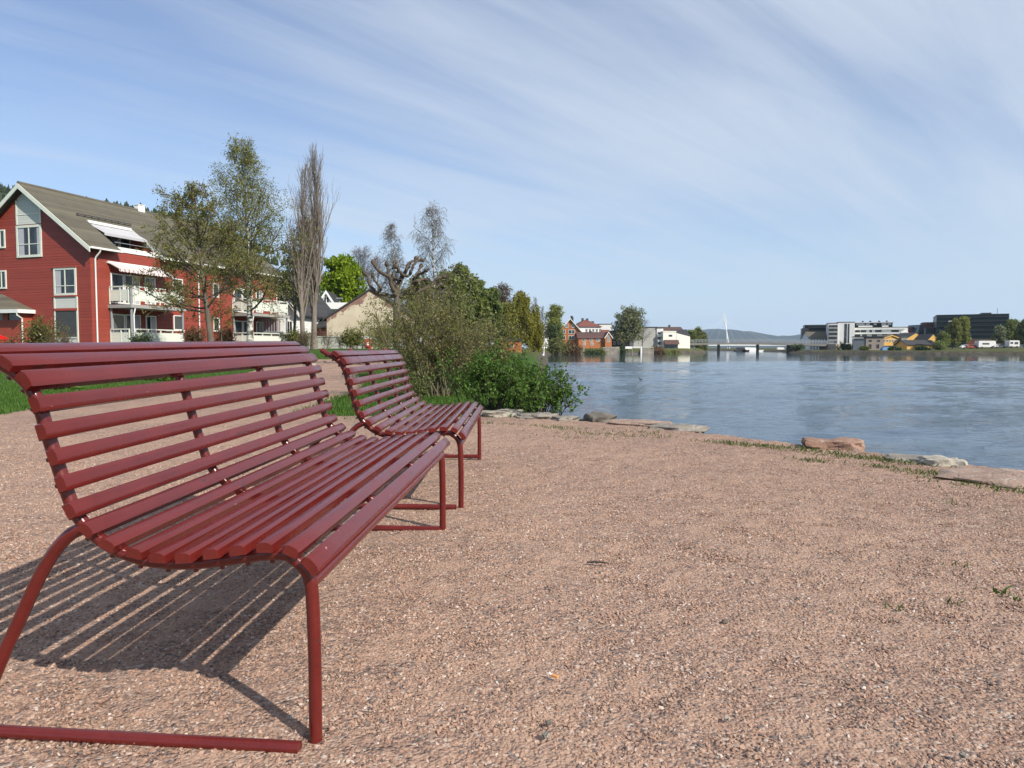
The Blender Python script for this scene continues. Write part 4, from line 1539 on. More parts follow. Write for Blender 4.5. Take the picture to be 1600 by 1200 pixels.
def pollard():
    rng = random.Random(4)
    root = thing('pollarded_tree', 'leafless pollarded tree with crooked limbs ending in knobs', 'tree', (PBX, PBY, PZ))

    def pt(x, y, dy):
        q = at(560 + x / 6.667, 380 + y / 6.667, PBY + dy)
        return q - Vector((PBX, PBY, PZ))
    V, Q = tube_arrays([([Vector((0, 0, -.1)), Vector((.01, 0, .4)), Vector((-.02, 0, 1.0)), pt(400, 640, 0), pt(415, 590, 0), pt(412, 545, 0)], [.17, .125, .115, .12, .14, .10])], 12)
    quads('trunk', V, Q, M['bark_grey'], root, True)
    brs, kn, tw = [], [], []
    for (P, r0, r1, dr, k) in LIMBS:
        p = [pt(x, y, dr * i / (len(P) - 1)) for i, (x, y) in enumerate(P)]
        p = smooth_path(p, 4)
        p = [q + Vector((rng.gauss(0, .012), rng.gauss(0, .03), rng.gauss(0, .012))) for q in p]
        n = len(p)
        brs.append((p, [r0 + (r1 - r0) * i / (n - 1) for i in range(n)]))
        if k:
            d = (p[-1] - p[-2]).normalized()
            kn.append(([p[-1] - d * .06, p[-1] - d * .02, p[-1] + d * .04, p[-1] + d * .09, p[-1] + d * .12], [r1, r1 * 1.7, r1 * 1.9, r1 * 1.4, r1 * .4]))
            for _ in range(7):
                dd = (d + Vector((rng.gauss(0, .7), rng.gauss(0, .7), rng.gauss(0, .5)))).normalized()
                L = rng.uniform(.06, .28)
                b = p[-1] + d * .05
                tw.append(([b, b + dd * L * .5, b + dd * L + Vector((0, 0, .03))], [.009, .007, .004]))
    V, Q = tube_arrays(brs, 8)
    V2, Q2 = tube_arrays(kn, 8)
    V3, Q3 = tube_arrays(tw, 4)
    quads('branches', np.concatenate([V, V2, V3]), np.concatenate([Q, Q2 + len(V), Q3 + len(V) + len(V2)]), M['bark_brown'], root, True)


pollard()

# --- big twiggy shrub behind the second bench
tree('twiggy_shrub', 'tall many stemmed olive brown shrub behind the far bench', 'shrub', base_at(690, 13.6), [
    dict(n=30, H=2.0, Hv=(.65, 1.05), r=.019, rt=.005, seg=7, wob=.085, tilt=22, tiltv=13, base=.16, up=.05),
    dict(n=10, t0=.25, t1=1, L=lambda t, L: L * .30 * (1.2 - .5 * t), ang=lambda t: 42, angv=14, up=.12, wob=.16, seg=4, rk=.55, rmin=.0035),
    dict(n=7, t0=.15, t1=1, L=lambda t, L: L * .42, ang=lambda t: 45, angv=16, up=.05, wob=.2, seg=3, rk=.6, rmin=.0026)],
    'twig_olive', [('leaf_olive', 8000, .026, .022, 0, 2), ('leaf_redbud', 3000, .024, .02, 0, 2)], seed=61, sides=(5, 4, 3, 3, 3), parts=('stems', 'twigs', 'foliage'))
tree('twiggy_shrub', 'brownish leafless looking shrub right of the tall olive shrub', 'shrub', base_at(752, 17.0), [
    dict(n=20, H=1.5, Hv=(.6, 1.05), r=.017, rt=.005, seg=6, wob=.09, tilt=26, tiltv=13, base=.2, up=.05),
    dict(n=10, t0=.25, t1=1, L=lambda t, L: L * .32, ang=lambda t: 42, angv=14, up=.1, wob=.16, seg=4, rk=.55, rmin=.0035),
    dict(n=7, t0=.15, t1=1, L=lambda t, L: L * .42, ang=lambda t: 45, angv=16, up=.05, wob=.2, seg=3, rk=.6, rmin=.003)],
    'twig_dark', [('leaf_olive', 5500, .03, .025, 0, 2), ('leaf_redbud', 3500, .028, .025, 0, 2)], seed=66, sides=(5, 4, 3, 3, 3), parts=('stems', 'twigs', 'foliage'))
# --- fresh green bush on the bank
for (px, Y, H, n, sd_, cnt, lab) in ((775, 10.5, .84, 40, 71, 9500, 'dense bright green bush on the bank right beside the far bench'),
                                     (842, 10.3, .76, 34, 75, 7000, 'bright green bush leaning out over the river, rightmost on the bank')):
    tree('green_bush', lab, 'bush', base_at(px, Y), [
        dict(n=n, H=H, Hv=(.7, 1.08), r=.0095, rt=.003, seg=6, wob=.10, tilt=30, tiltv=16, base=.15, up=.04, lean=(.10 if px > 800 else 0, 0, 0)),
        dict(n=8, t0=.45, t1=1, L=lambda t, L: L * .27, ang=lambda t: 42, angv=14, up=.15, wob=.16, seg=3, rk=.55, rmin=.002),
        dict(n=4, t0=.2, t1=1, L=lambda t, L: L * .5, ang=lambda t: 45, angv=16, up=.1, wob=.2, seg=2, rk=.6, rmin=.0018)],
        'twig_dark', [('leaf_green', int(cnt * .75), .029, .013, 0, 2)], seed=sd_, sides=(5, 4, 3, 3, 3), parts=('stems', 'twigs', 'foliage'), group='green bushes on the river bank')


# --- generic background tree
def bg_tree(name, label, px, Y, H, w, bark, leaves, seed, lo=.22, n1=26, n2=8, n3=5, up=.25, droop=0.0, ang0=70, r=.02, group=None, twig=None, zb=None):
    loc = base_at(px, Y)
    if zb is not None:
        loc = (loc[0], loc[1], zb)
    return tree(name, label, 'tree', loc, [
        dict(n=1, H=H, r=H * r, rt=H * .002, seg=8, wob=.03, flare=1.3),
        dict(n=n1, t0=lo, t1=.99, L=prof_round(H, lo, w), ang=lambda t: ang0 - 38 * t, angv=9, up=up, wob=.12, seg=5, rk=.5, rmin=H * .0012),
        dict(n=n2, t0=.2, t1=1, L=lambda t, L: L * .42 * (1.15 - .5 * t), ang=lambda t: 48, angv=13, up=up * .4 - droop, wob=.15, seg=3, rk=.55, rmin=H * .0008),
        dict(n=n3, t0=.2, t1=1, L=lambda t, L: L * .55 + droop * H * .12, ang=lambda t: 45, angv=15, up=-droop * 3.2, wob=.16 * (1 - droop), seg=3, rk=.6, rmin=H * .0006)],
        bark, leaves, seed=seed, sides=(7, 4, 3, 3, 3), twig=twig, group=group)


bg_tree('lime_tree', 'glowing yellow green leafy tree behind the plaster barn', 541, 92, 10.6, .27, 'bark_brown', [('leaf_lime', 15000, .30, .26, 0, 3)], 81, lo=.15, n1=34)
bg_tree('lime_tree', 'second yellow green tree low behind the white dormer', 522, 100, 9.4, .27, 'bark_brown', [('leaf_lime', 9000, .30, .26, 0, 3)], 82, lo=.15)
bg_tree('bare_tree', 'grey leafless tree behind the yellow green tree', 568, 105, 13.4, .27, 'bark_grey', None, 83, lo=.3, n1=40, n2=11, n3=7, twig='twig_violet')
bg_tree('bare_tree', 'grey leafless tree rising behind the plaster barn ridge', 592, 112, 13.6, .24, 'bark_grey', None, 84, lo=.3, n1=34, n2=10, n3=6, twig='twig_violet')
bg_tree('birch_tree', 'slim birch with drooping bare twigs left of the taller birch', 624, 62, 10.6, .13, 'bark_birch', [('leaf_birch', 900, .075, .09, .05, 3)], 85, lo=.12, n1=40, n2=8, n3=5, droop=.25, twig='twig_violet', r=.011)
bg_tree('birch_tree', 'tallest background birch with drooping twigs above the shrubs', 676, 58, 11.0, .20, 'bark_birch', [('leaf_birch', 1600, .075, .09, .05, 3)], 86, lo=.12, n1=40, n2=8, n3=5, droop=.3, twig='twig_violet', r=.011)
bg_tree('leafy_tree', 'olive green tree just right of the background birches', 692, 66, 6.5, .26, 'bark_brown', [('leaf_mid', 9000, .20, .17, 0, 3)], 87, lo=.12, n1=34)
bg_tree('leafy_tree', 'rounded grey green tree with a domed top', 716, 74, 7.9, .22, 'bark_brown', [('leaf_dull', 5000, .2, .17, 0, 3), ('leaf_mid', 7000, .2, .17, 0, 3)], 88, lo=.12, n1=34)
bg_tree('leafy_tree', 'mid green tree sloping down towards the river', 741, 84, 7.6, .26, 'bark_brown', [('leaf_mid', 11000, .24, .2, 0, 3)], 89, lo=.1, n1=34)
bg_tree('leafy_tree', 'dark green tree low behind the brown shrubs', 764, 96, 7.4, .26, 'bark_brown', [('leaf_dark', 5000, .26, .22, 0, 3), ('leaf_mid', 6000, .26, .22, 0, 3)], 90, lo=.08, n1=34)
bg_tree('leafy_tree', 'dark green tree left of the twiggy shrub', 650, 72, 6.4, .30, 'bark_brown', [('leaf_mid', 9000, .22, .19, 0, 3)], 91, lo=.08, n1=34)
bg_tree('bare_tree', 'dark purple brown leafless tree above the willow', 786, 150, 12.2, .27, 'twig_dark', [('leaf_russet', 2500, .22, .2, 0, 3)], 92, lo=.2, n1=44, n2=11, n3=7, twig='twig_dark')
bg_tree('willow_tree', 'large yellow green weeping willow at the river edge', 812, 118, 9.0, .33, 'bark_brown', [('leaf_willow', 17000, .20, .12, .5, 3)], 93, lo=.22, n1=34, n2=9, n3=6, droop=.55, up=.3)
bg_tree('willow_tree', 'smaller yellow green willow at the waterline right of the orange boathouse', 834, 122, 6.6, .30, 'bark_brown', [('leaf_willow', 11000, .20, .12, .45, 3)], 94, lo=.15, n1=30, n2=8, n3=6, droop=.55, up=.25)
bg_tree('willow_tree', 'yellow olive willow half hidden behind the shrubs', 788, 110, 6.6, .34, 'bark_brown', [('leaf_willow', 5000, .20, .14, .3, 3), ('leaf_olive', 6000, .2, .15, .2, 3)], 95, lo=.1, n1=30, n2=8, n3=6, droop=.35, up=.25)
bg_tree('aspen_tree', 'thin pale leafless aspen, left of the two beside the willow', 839, 185, 13.5, .12, 'bark_poplar', None, 96, lo=.2, n1=50, n2=8, n3=5, twig='twig_violet', r=.009, up=.4)
bg_tree('aspen_tree', 'thin pale leafless aspen, right of the two beside the willow', 850, 190, 13.0, .12, 'bark_poplar', None, 97, lo=.2, n1=50, n2=8, n3=5, twig='twig_violet', r=.009, up=.4)
bg_tree('leafy_tree', 'pale green airy tree left of the tall orange house', 866, 235, 12.5, .33, 'bark_brown', [('leaf_birch', 5000, .4, .35, 0, 3)], 98, lo=.1, n1=26)
bg_tree('leafy_tree', 'dark green tree beside the left wall of the orange house', 868, 228, 8.0, .33, 'bark_brown', [('leaf_dark', 3500, .45, .4, 0, 3), ('leaf_mid', 2500, .45, .4, 0, 3)], 99, lo=.05, n1=26)
bg_tree('willow_tree', 'broad grey green riverside willow with arching limbs, between houses', 982, 262, 11.6, .54, 'twig_dark', [('leaf_dull', 7500, .42, .4, .3, 3), ('leaf_olive', 2500, .4, .4, .3, 3)], 100, lo=.18, n1=36, n2=9, n3=5, twig='twig_dark', droop=.15)
bg_tree('bare_tree', 'leafless spreading tree overhanging the blank grey wall', 1003, 264, 9.0, .50, 'twig_dark', None, 101, lo=.2, n1=24, n2=9, n3=6, twig='twig_dark')
for i, (px, Y, H, mt, lab) in enumerate(((1087, 345, 9, 'leaf_olive', 'yellowish tree at the left end of the road bridge'), (1097, 360, 10, 'leaf_mid', 'dark green tree behind the left end of the bridge'), (1080, 330, 7, 'leaf_mid', 'green tree next to the ivory warehouse corner'))):
    bg_tree('leafy_tree', lab, px, Y, H, .33, 'bark_brown', [(mt, 3500, .5, .45, 0, 3)], 110 + i, lo=.08, n1=20, n2=6, n3=4)
# right bank
for i, (px, Y, H, w_, mt, lab) in enumerate(((1488, 262, 9.6, .28, 'leaf_olive', 'olive green riverside tree left of its twin before the glass office'), (1504, 265, 10.3, .26, 'leaf_birch', 'light olive tree right of its twin before the glass office'),
                                             (1476, 255, 5.0, .42, 'leaf_mid', 'low green bushy tree at the right bank beside the yellow gable'), (1560, 262, 6.6, .38, 'leaf_dull', 'grey green tree behind the long white trailer'),
                                             (1578, 270, 9.5, .30, 'leaf_mid', 'large round green tree behind the white camper'), (1600, 268, 9.2, .32, 'leaf_mid', 'round green tree cut by the right picture edge'),
                                             (1625, 275, 12.0, .32, 'leaf_mid', 'green tree beyond the right picture edge'))):
    if i < 6:
        x = atx(px, Y)
        bg_tree('leafy_tree', lab, px, Y, H, w_, 'bark_brown', [(mt, 6500, .36, .3, 0, 3)], 120 + i, lo=.1, n1=30, n2=7, n3=5, zb=gz(x, Y) - .1)


# --- shrubs: low bushy things
def shrub(label, px, Y, H, w, mt, cnt, ls, seed, twig='twig_dark', name='shrub', n=26, group=None, mt2=None, z=None):
    loc = base_at(px, Y)
    if z is not None:
        loc = (loc[0], loc[1], z)
    lv = [(mt, cnt, ls, ls * .7, 0, 2)] if cnt else None
    if mt2:
        lv.append((mt2, cnt // 2, ls, ls * .7, 0, 2))
    return tree(name, label, 'shrub', loc, [
        dict(n=n, H=H, Hv=(.7, 1.05), r=H * .012, rt=H * .004, seg=5, wob=.10, tilt=math.degrees(math.atan(w / H)) * .55, tiltv=14, base=w * .3, up=.05),
        dict(n=8, t0=.2, t1=1, L=lambda t, L: L * .34, ang=lambda t: 42, angv=14, up=.1, wob=.16, seg=3, rk=.6, rmin=H * .0025),
        dict(n=5, t0=.2, t1=1, L=lambda t, L: L * .5, ang=lambda t: 45, angv=16, up=.05, wob=.2, seg=2, rk=.7, rmin=H * .002)],
        twig, lv, seed=seed, sides=(4, 3, 3, 3, 3), parts=('stems', 'twigs', 'foliage'), group=group)


shrub('leafy olive shrub before the red gable and its downpipe', 66, 40, 1.5, .8, 'leaf_olive', 1800, .075, 201, mt2='leaf_russet')
shrub('brownish bare shrub right under the white framed blind', 95, 38, .95, .9, 'leaf_russet', 300, .06, 202, twig='twig_olive')
shrub('brownish clipped shrub in front of the red slide', 16, 29, .8, .8, 'leaf_russet', 1500, .06, 203)
shrub('low dark hedge bush before the lower balcony', 220, 44, .95, .9, 'leaf_dark', 900, .08, 204, twig='twig_dark')
shrub('reddish brown clipped hedge left of the white downpipe foot', 303, 49, 1.35, .7, 'leaf_russet', 2200, .07, 205)
shrub('reddish brown clipped hedge beneath the far balconies', 352, 50, 1.2, .8, 'leaf_russet', 1800, .07, 206)
shrub('dark green rounded shrub before the pale garden wall', 463, 43, 1.05, .65, 'leaf_olive', 2600, .06, 207)
shrub('brown twiggy shrub at the foot of the poplars', 478, 40.5, 1.0, .4, 'leaf_russet', 350, .05, 208, twig='twig_olive')
shrub('thin bare shrub against the pale garden wall', 512, 44, 1.2, .45, 'leaf_russet', 120, .05, 209, twig='twig_olive', n=12)
shrub('thin bare shrub right of another against the pale wall', 533, 44, 1.1, .3, 'leaf_russet', 80, .05, 210, twig='twig_olive', n=9)
shrub('neat rounded olive shrub left of the red lifebuoy', 553, 43, 1.05, .8, 'leaf_olive', 3800, .06, 211)
shrub('flowering pale shrub right of the lifebuoy', 598, 36, 1.5, .9, 'leaf_olive', 1500, .055, 212, mt2='leaf_birch', twig='twig_olive')
tree('twiggy_shrub', 'airy olive shrub in front of the pollarded trunk', 'shrub', base_at(628, 19.0), [
    dict(n=16, H=2.0, Hv=(.6, 1.05), r=.015, rt=.005, seg=6, wob=.10, tilt=26, tiltv=13, base=.2, up=.05),
    dict(n=9, t0=.25, t1=1, L=lambda t, L: L * .34, ang=lambda t: 42, angv=14, up=.1, wob=.16, seg=4, rk=.55, rmin=.0035),
    dict(n=6, t0=.15, t1=1, L=lambda t, L: L * .42, ang=lambda t: 45, angv=16, up=.05, wob=.2, seg=3, rk=.6, rmin=.003)],
    'twig_olive', [('leaf_olive', 4200, .032, .03, 0, 2), ('leaf_birch', 1500, .03, .03, 0, 2)], seed=68, sides=(5, 4, 3, 3, 3), parts=('stems', 'twigs', 'foliage'))
shrub('low green shrub under the twiggy tree', 655, 15.5, .8, .7, 'leaf_mid', 2600, .032, 213)
shrub('low green shrub beside the lawn wedge', 640, 12.6, .5, .5, 'leaf_mid', 1500, .026, 214)
# left bank shrubs along the river
for i, (px, Y, H, w_, mt, lab) in enumerate(((868, 226, 5.2, 4.2, 'leaf_olive', 'big olive shrub sloping to the water below the orange house'), (889, 234, 4.2, 2.2, 'leaf_russet', 'reddish shrub on the bank below the orange house'),
                                             (899, 236, 4.0, 1.5, 'leaf_russet', 'russet shrub beside the low quay wall'), (925, 242, 2.6, 3.0, 'leaf_dark', 'dark shrub below the low orange house'),
                                             (938, 244, 3.0, 1.8, 'leaf_olive', 'olive shrub before the low orange house corner'), (1028, 258, 3.6, 3.0, 'leaf_russet', 'russet shrub on the quay below the apartments'),
                                             (1040, 262, 2.6, 2.2, 'leaf_mid', 'green shrub in front of the ivory warehouse'), (1052, 268, 2.2, 2.4, 'leaf_olive', 'olive shrub left of the warehouse corner'),
                                             (970, 250, 3.2, 1.2, 'leaf_dark', 'dark shrub on the quay left of the white docks'))):
    shrub(lab, px, Y, H, w_, mt, 1500, .38, 220 + i, twig='twig_olive')
for i, (px, Y, H, w_, mt, lab) in enumerate(((1350, 262, 1.2, 2.0, 'leaf_olive', 'olive scrub under the pale concrete building'), (1398, 250, 1.0, 3.0, 'leaf_dark', 'dark scrub before the yellow house'),
                                             (1440, 247, 1.2, 3.0, 'leaf_dark', 'dark scrub under the yellow gables'), (1468, 246, 2.4, 2.5, 'leaf_mid', 'green scrub left of the olive trees'),
                                             (1245, 300, 2.0, 4.0, 'leaf_dark', 'dark scrub at the bridge abutment'), (1320, 282, 2.4, 4.0, 'leaf_dark', 'dark scrub right of the bridge end'))):
    x = atx(px, Y)
    shrub(lab, px, Y, H, w_, mt, 1200, .36, 240 + i, twig='twig_dark')
# ------------------------------------------------------------------ houses, generic
def house(name, label, cat, px, Y, rz, w, d, eave, ridge, wall, roof, zb=None, kind='x', ov=.4, wins=(), trim='white_paint', frame='white_paint', pane='glass', chim=(), group=None, hip=0.0, corner='l', gable_trim=True):
    """block with a pitched roof. local X along the front (towards the right), Y away; front is y=0. ridge 'x' or 'y'; eave and ridge are heights of the place (metres above the court)"""
    x0 = atx(px, Y)
    if zb is None:
        zb = gz(x0, Y) - .3
    root = thing(name, label, cat, (x0, Y, 0), rz, group)
    mb = MB()
    if kind == 'x':
        if hip:
            mb.box(0, w, 0, d, zb, eave)
        else:
            mb.prism([(0, zb), (d, zb), (d, eave), (d / 2, ridge - .12), (0, eave)], 'x', 0, w)
    elif kind == 'y':
        mb.prism([(0, zb), (w, zb), (w, eave), (w / 2, ridge - .12), (0, eave)], 'y', 0, d)
    else:
        mb.box(0, w, 0, d, zb, eave)
    mb.build('wall', M[wall], root)
    rf = MB()
    th = .18
    if kind == 'x':
        if hip:
            a, b_ = (-ov, -ov), (w + ov, d + ov)
            q = [(-ov, -ov, eave - .02), (w + ov, -ov, eave - .02), (w + ov, d + ov, eave - .02), (-ov, d + ov, eave - .02)]
            t_ = [(hip, d / 2, ridge), (w - hip, d / 2, ridge)]
            rf.add(q + t_, [(0, 1, 5, 4), (1, 2, 5), (2, 3, 4, 5), (3, 0, 4), (3, 2, 1, 0)])
        else:
            s = (ridge - eave) / (d / 2)
            for (ya, za, yb, zc) in ((-ov, eave - s * ov, d / 2, ridge), (d / 2, ridge, d + ov, eave - s * ov)):
                rf.hexa([(-ov, ya, za - th), (w + ov, ya, za - th), (w + ov, yb, zc - th), (-ov, yb, zc - th), (-ov, ya, za), (w + ov, ya, za), (w + ov, yb, zc), (-ov, yb, zc)])
    elif kind == 'y':
        s = (ridge - eave) / (w / 2)
        for (xa, za, xb, zc) in ((-ov, eave - s * ov, w / 2, ridge), (w / 2, ridge, w + ov, eave - s * ov)):
            rf.hexa([(xa, -ov, za - th), (xb, -ov, zc - th), (xb, d + ov, zc - th), (xa, d + ov, za - th), (xa, -ov, za), (xb, -ov, zc), (xb, d + ov, zc), (xa, d + ov, za)])
    else:
        rf.box(-.15, w + .15, -.15, d + .15, eave, eave + .35)
    r = rf.build('roof', M[roof], root)
    if gable_trim and kind == 'y':
        s = (ridge - eave) / (w / 2)
        for (xa, za, xb, zc) in ((-ov, eave - s * ov, w / 2, ridge), (w / 2, ridge, w + ov, eave - s * ov)):
            b = MB()
            b.hexa([(xa, -ov - .06, za - .34), (xb, -ov - .06, zc - .34), (xb, -ov - .003, zc - .34), (xa, -ov - .003, za - .34), (xa, -ov - .06, za + .04), (xb, -ov - .06, zc + .04), (xb, -ov - .003, zc + .04), (xa, -ov - .003, za + .04)])
            b.build('barge_board', M[trim], root)
    for (cx, cy, ch) in chim:
        MB().box(cx - .4, cx + .4, cy - .4, cy + .4, ridge - 1.2, ridge + ch).box(cx - .48, cx + .48, cy - .48, cy + .48, ridge + ch, ridge + ch + .12).build('chimney', M['dark_metal'], r)
    for wd in wins:
        face, u, z, ww, wh = wd[:5]
        cols, rows, du, dz = wd[5:9] if len(wd) >= 9 else (1, 1, 0, 0)
        pn = wd[9] if len(wd) > 9 else pane
        for i in range(cols):
            for j in range(rows):
                a, zc = u + i * du, z + j * dz
                fr, gl = MB(), MB()
                t = min(.12, ww * .12)
                if face == 'f':
                    fr.box(a - ww / 2, a + ww / 2, -.10, -.004, zc - wh / 2, zc + wh / 2)
                    for k in (0, 1):
                        gl.box(a - ww / 2 + t + k * (ww / 2 - t / 2), a - t / 2 + k * (ww / 2 - t / 2), -.115, -.104, zc - wh / 2 + t, zc + wh / 2 - t)
                elif face == 'r':
                    fr.box(w + .004, w + .10, a - ww / 2, a + ww / 2, zc - wh / 2, zc + wh / 2)
                    for k in (0, 1):
                        gl.box(w + .104, w + .115, a - ww / 2 + t + k * (ww / 2 - t / 2), a - t / 2 + k * (ww / 2 - t / 2), zc - wh / 2 + t, zc + wh / 2 - t)
                else:
                    fr.box(-.10, -.004, a - ww / 2, a + ww / 2, zc - wh / 2, zc + wh / 2)
                    for k in (0, 1):
                        gl.box(-.115, -.104, a - ww / 2 + t + k * (ww / 2 - t / 2), a - t / 2 + k * (ww / 2 - t / 2), zc - wh / 2 + t, zc + wh / 2 - t)
                f = fr.build('window', M[frame], root)
                gl.build('pane', M[pn], f)
    return root


def Z(py, Y):
    return atz(py, Y)


def Wd(p0, p1, Y):
    return (p1 - p0) * Y / F


# ---- behind the promenade
h = house('white_house', 'white timber gable house between the red house and the poplars', 'house', 384, 66, -.12, Wd(384, 468, 66), 9, Z(482, 66), Z(432, 66), 'white_boards', 'roof_black', kind='y', ov=.45,
          wins=(('f', 1.5, 5.1, 1.0, 1.5), ('f', 3.4, 5.1, 1.0, 1.5), ('f', 4.35, 2.7, .55, 1.5), ('f', 1.5, 2.5, 1.0, 1.4)))
dk = MB()
wz0, wz1 = Z(518, 62), Z(500, 62)
for k in range(26):
    u = -1.0 + k * .24
    dk.box(u, u + .10, -3.72, -3.68, wz0, wz1)
dk.box(-1.1, 5.4, -3.75, -3.65, wz1, wz1 + .07).box(-1.1, 5.4, -3.75, -3.65, wz0 - .1, wz0)
dk.build('terrace_rail', M['grey_metal'], h)
MB().box(-1.1, 5.4, -3.6, -.01, wz0 - .3, wz0 - .1).box(-1.0, -.8, -3.5, -3.3, .6, wz0 - .3).box(5.1, 5.3, -3.5, -3.3, .6, wz0 - .3).build('terrace', M['deck_concrete'], h)
h = house('white_house', 'white house with a steep white gable and roof terrace behind the barn', 'house', 498, 84, .05, Wd(498, 524, 84), 8, Z(474, 84), Z(454, 84), 'white_boards', 'roof_black', kind='y', ov=.3,
          wins=(('f', 1.0, Z(472, 84), .7, 1.3),))
MB().box(-.5, 4.0, -2.6, -2.5, Z(483, 82), Z(473, 82)).box(-.5, 4.0, -2.49, -.01, Z(484, 82), Z(483, 82)).build('terrace_rail', M['white_paint'], h)
MB().tube([(2.95, -2.3, Z(482, 82)), (2.95, -2.3, Z(467, 82))], .08, 6).box(2.6, 3.3, -2.6, -2.0, Z(467, 82), Z(465.5, 82)).build('vent_pipe', M['grey_metal'], h)
house('red_barn', 'dark red barn with black roof left of the plaster gable', 'barn', 474, 70, 0, Wd(474, 530, 70), 6, Z(507, 70), Z(484, 70), 'dark_red_boards', 'roof_black', kind='x', ov=.3)
# old plaster barn: gable to the court
bx = atx(511, 55)
barn = thing('plaster_barn', 'old barn gable of stained beige plaster with bare brick along its verge', 'barn', (bx, 55, .9), .03)
bw = 6.8
MB().prism([(0, -.3), (bw, -.3), (bw, 2.38), (3.4, 4.56), (0, 2.38)], 'y', 0, .4).box(0, .3, .4, 12, -.3, 2.3).box(bw - .3, bw, .4, 12, -.3, 2.3).build('wall', M['old_plaster'], barn)
rf = MB()
s_ = .642
for (xa, xb) in ((-.3, 3.4), (3.4, bw + .3)):
    za, zb_ = 4.56 + .12 - s_ * abs(xa - 3.4), 4.56 + .12 - s_ * abs(xb - 3.4)
    rf.hexa([(xa, -.12, za - .14), (xb, -.12, zb_ - .14), (xb, 12.2, zb_ - .14), (xa, 12.2, za - .14), (xa, -.12, za), (xb, -.12, zb_), (xb, 12.2, zb_), (xa, 12.2, za)])
rf.build('roof', M['roof_black'], barn)
# garden wall with lifebuoy
gx0, gx1 = atx(446, 46.5), atx(668, 46.5)
wall = MB().box(gx0, gx1, 46.4, 46.6, .5, Z(527, 46.5)).box(gx0 - .02, gx1 + .02, 46.36, 46.64, Z(527, 46.5), Z(526, 46.5) + .03).build('garden_wall', M['concrete'])
tag(wall, 'long low pale concrete wall in front of the beige barn', 'wall')
lp = at(575, 537, 46.2)
lb = thing('lifebuoy_board', 'white board holding a red lifebuoy on the low pale wall', 'lifebuoy', tuple(lp))
MB().box(-.30, .30, 0.06, .14, -.34, .42).build('board', M['white_paint'], lb)
MB().box(-.24, .24, 0.035, .058, -.29, .30).build('red_field', M['life_red'], lb)
ring = MB()
n, m_ = 20, 8
vs = []
for i in range(n):
    a = 2 * math.pi * i / n
    for j in range(m_):
        b_ = 2 * math.pi * j / m_
        rr_ = .17 + .042 * math.cos(b_)
        vs.append((rr_ * math.cos(a), -.012 + .042 * math.sin(b_), rr_ * math.sin(a) * 1.15))
ring.add(vs, [(i * m_ + j, ((i + 1) % n) * m_ + j, ((i + 1) % n) * m_ + (j + 1) % m_, i * m_ + (j + 1) % m_) for i in range(n) for j in range(m_)])
ring.build('buoy', M['life_red'], lb, smooth=60)
MB().box(-.07, .07, -.02, .034, -.10, .12).build('rescue_line', M['white_paint'], lb)

# ---- left bank of the river
h = house('orange_boathouse', 'orange timber boathouse on the water, half hidden by the willow', 'boathouse', 783, 104, 0, Wd(783, 815, 104), 5, Z(533, 104), Z(527, 104), 'orange_boards', 'roof_black', zb=-.6, kind='flat', wins=(('f', 1.5, Z(540, 104), .7, .4),))
MB().box(-.2, Wd(783, 815, 104) + .3, -.3, 5, -1.8, -.6).build('stone_base', M['quay_stone'], h)
house('orange_boathouse', 'orange gabled cottage behind the willow and brown shrubs', 'boathouse', 772, 112, 0, Wd(772, 801, 112), 6, Z(529, 112), Z(514, 112), 'orange_boards', 'roof_grey', kind='y', ov=.4)
house('white_cottage', 'small white cottage with a white dormer above the olive shrub', 'house', 842, 252, .15, Wd(842, 862, 252), 6, Z(522, 252), Z(511, 252), 'white_boards', 'roof_grey', kind='y', ov=.3, wins=(('f', 2.3, Z(520, 252), 1.2, 1.2),))
YO = 262
wO = Wd(874, 908, YO)
house('orange_house', 'tall orange timber house with white trimmed gable and red tiled roof', 'house', 874, YO, -.10, wO, 11, Z(517, YO), Z(497.5, YO), 'orange_boards', 'roof_red', kind='y', ov=.6, zb=.6, chim=((wO / 2 + .4, 3.0, .9), (wO / 2 + .6, 8, .6)),
      wins=(('f', wO * .33, Z(509, YO), 1.1, 1.5, 2, 1, wO * .30, 0), ('f', wO * .2, Z(518.5, YO), 1.2, 1.5), ('f', wO * .56, Z(518.5, YO), 2.4, 1.5), ('f', wO * .2, Z(527.5, YO), 1.2, 1.5), ('f', wO * .56, Z(527.5, YO), 2.4, 1.5), ('f', wO * .92, Z(527, YO), .9, 1.2)))
YL = 256
wL = Wd(904, 956, YL)
h = house('orange_annex', 'long low orange house with brown roof and small gable at the water', 'house', 904, YL, .10, wL * .86, 7, Z(527, YL), Z(518.5, YL), 'orange_boards', 'roof_brown', kind='x', ov=.4, zb=-.2, chim=((wL * .42, 3.5, .3),),
          wins=(('f', 2.1, Z(531, YL), 1.2, 1.2, 4, 1, 2.55, 0), ('f', 2.1, Z(537.5, YL), 1.0, .9, 2, 1, 2.8, 0)))
house('orange_annex', 'narrow bright orange gable end with a tall white window', 'house', 945.5, YL - .6, .10, Wd(945.5, 956, YL), 7, Z(526, YL), Z(518.5, YL), 'orange_boards', 'roof_brown', kind='y', ov=.35, zb=-.4, wins=(('f', Wd(945.5, 956, YL) / 2, Z(529.5, YL), 1.0, 2.3),))
YW = 290
wW = Wd(903, 940, YW)
house('white_villa', 'large white villa with hipped red roof behind the orange houses', 'house', 903, YW, .18, wW, 12, Z(510.5, YW), Z(499, YW), 'white_wall', 'roof_red', kind='x', hip=4.0, ov=.6, zb=.5, chim=((3.6, 6, .6), (5.6, 6, .5), (8, 6, -.6)),
      wins=(('f', 3.6, Z(516.5, YW), 1.0, 1.7, 5, 1, 1.45, 0), ('f', 3.6, Z(525, YW), 1.0, 1.7, 5, 1, 1.45, 0)))
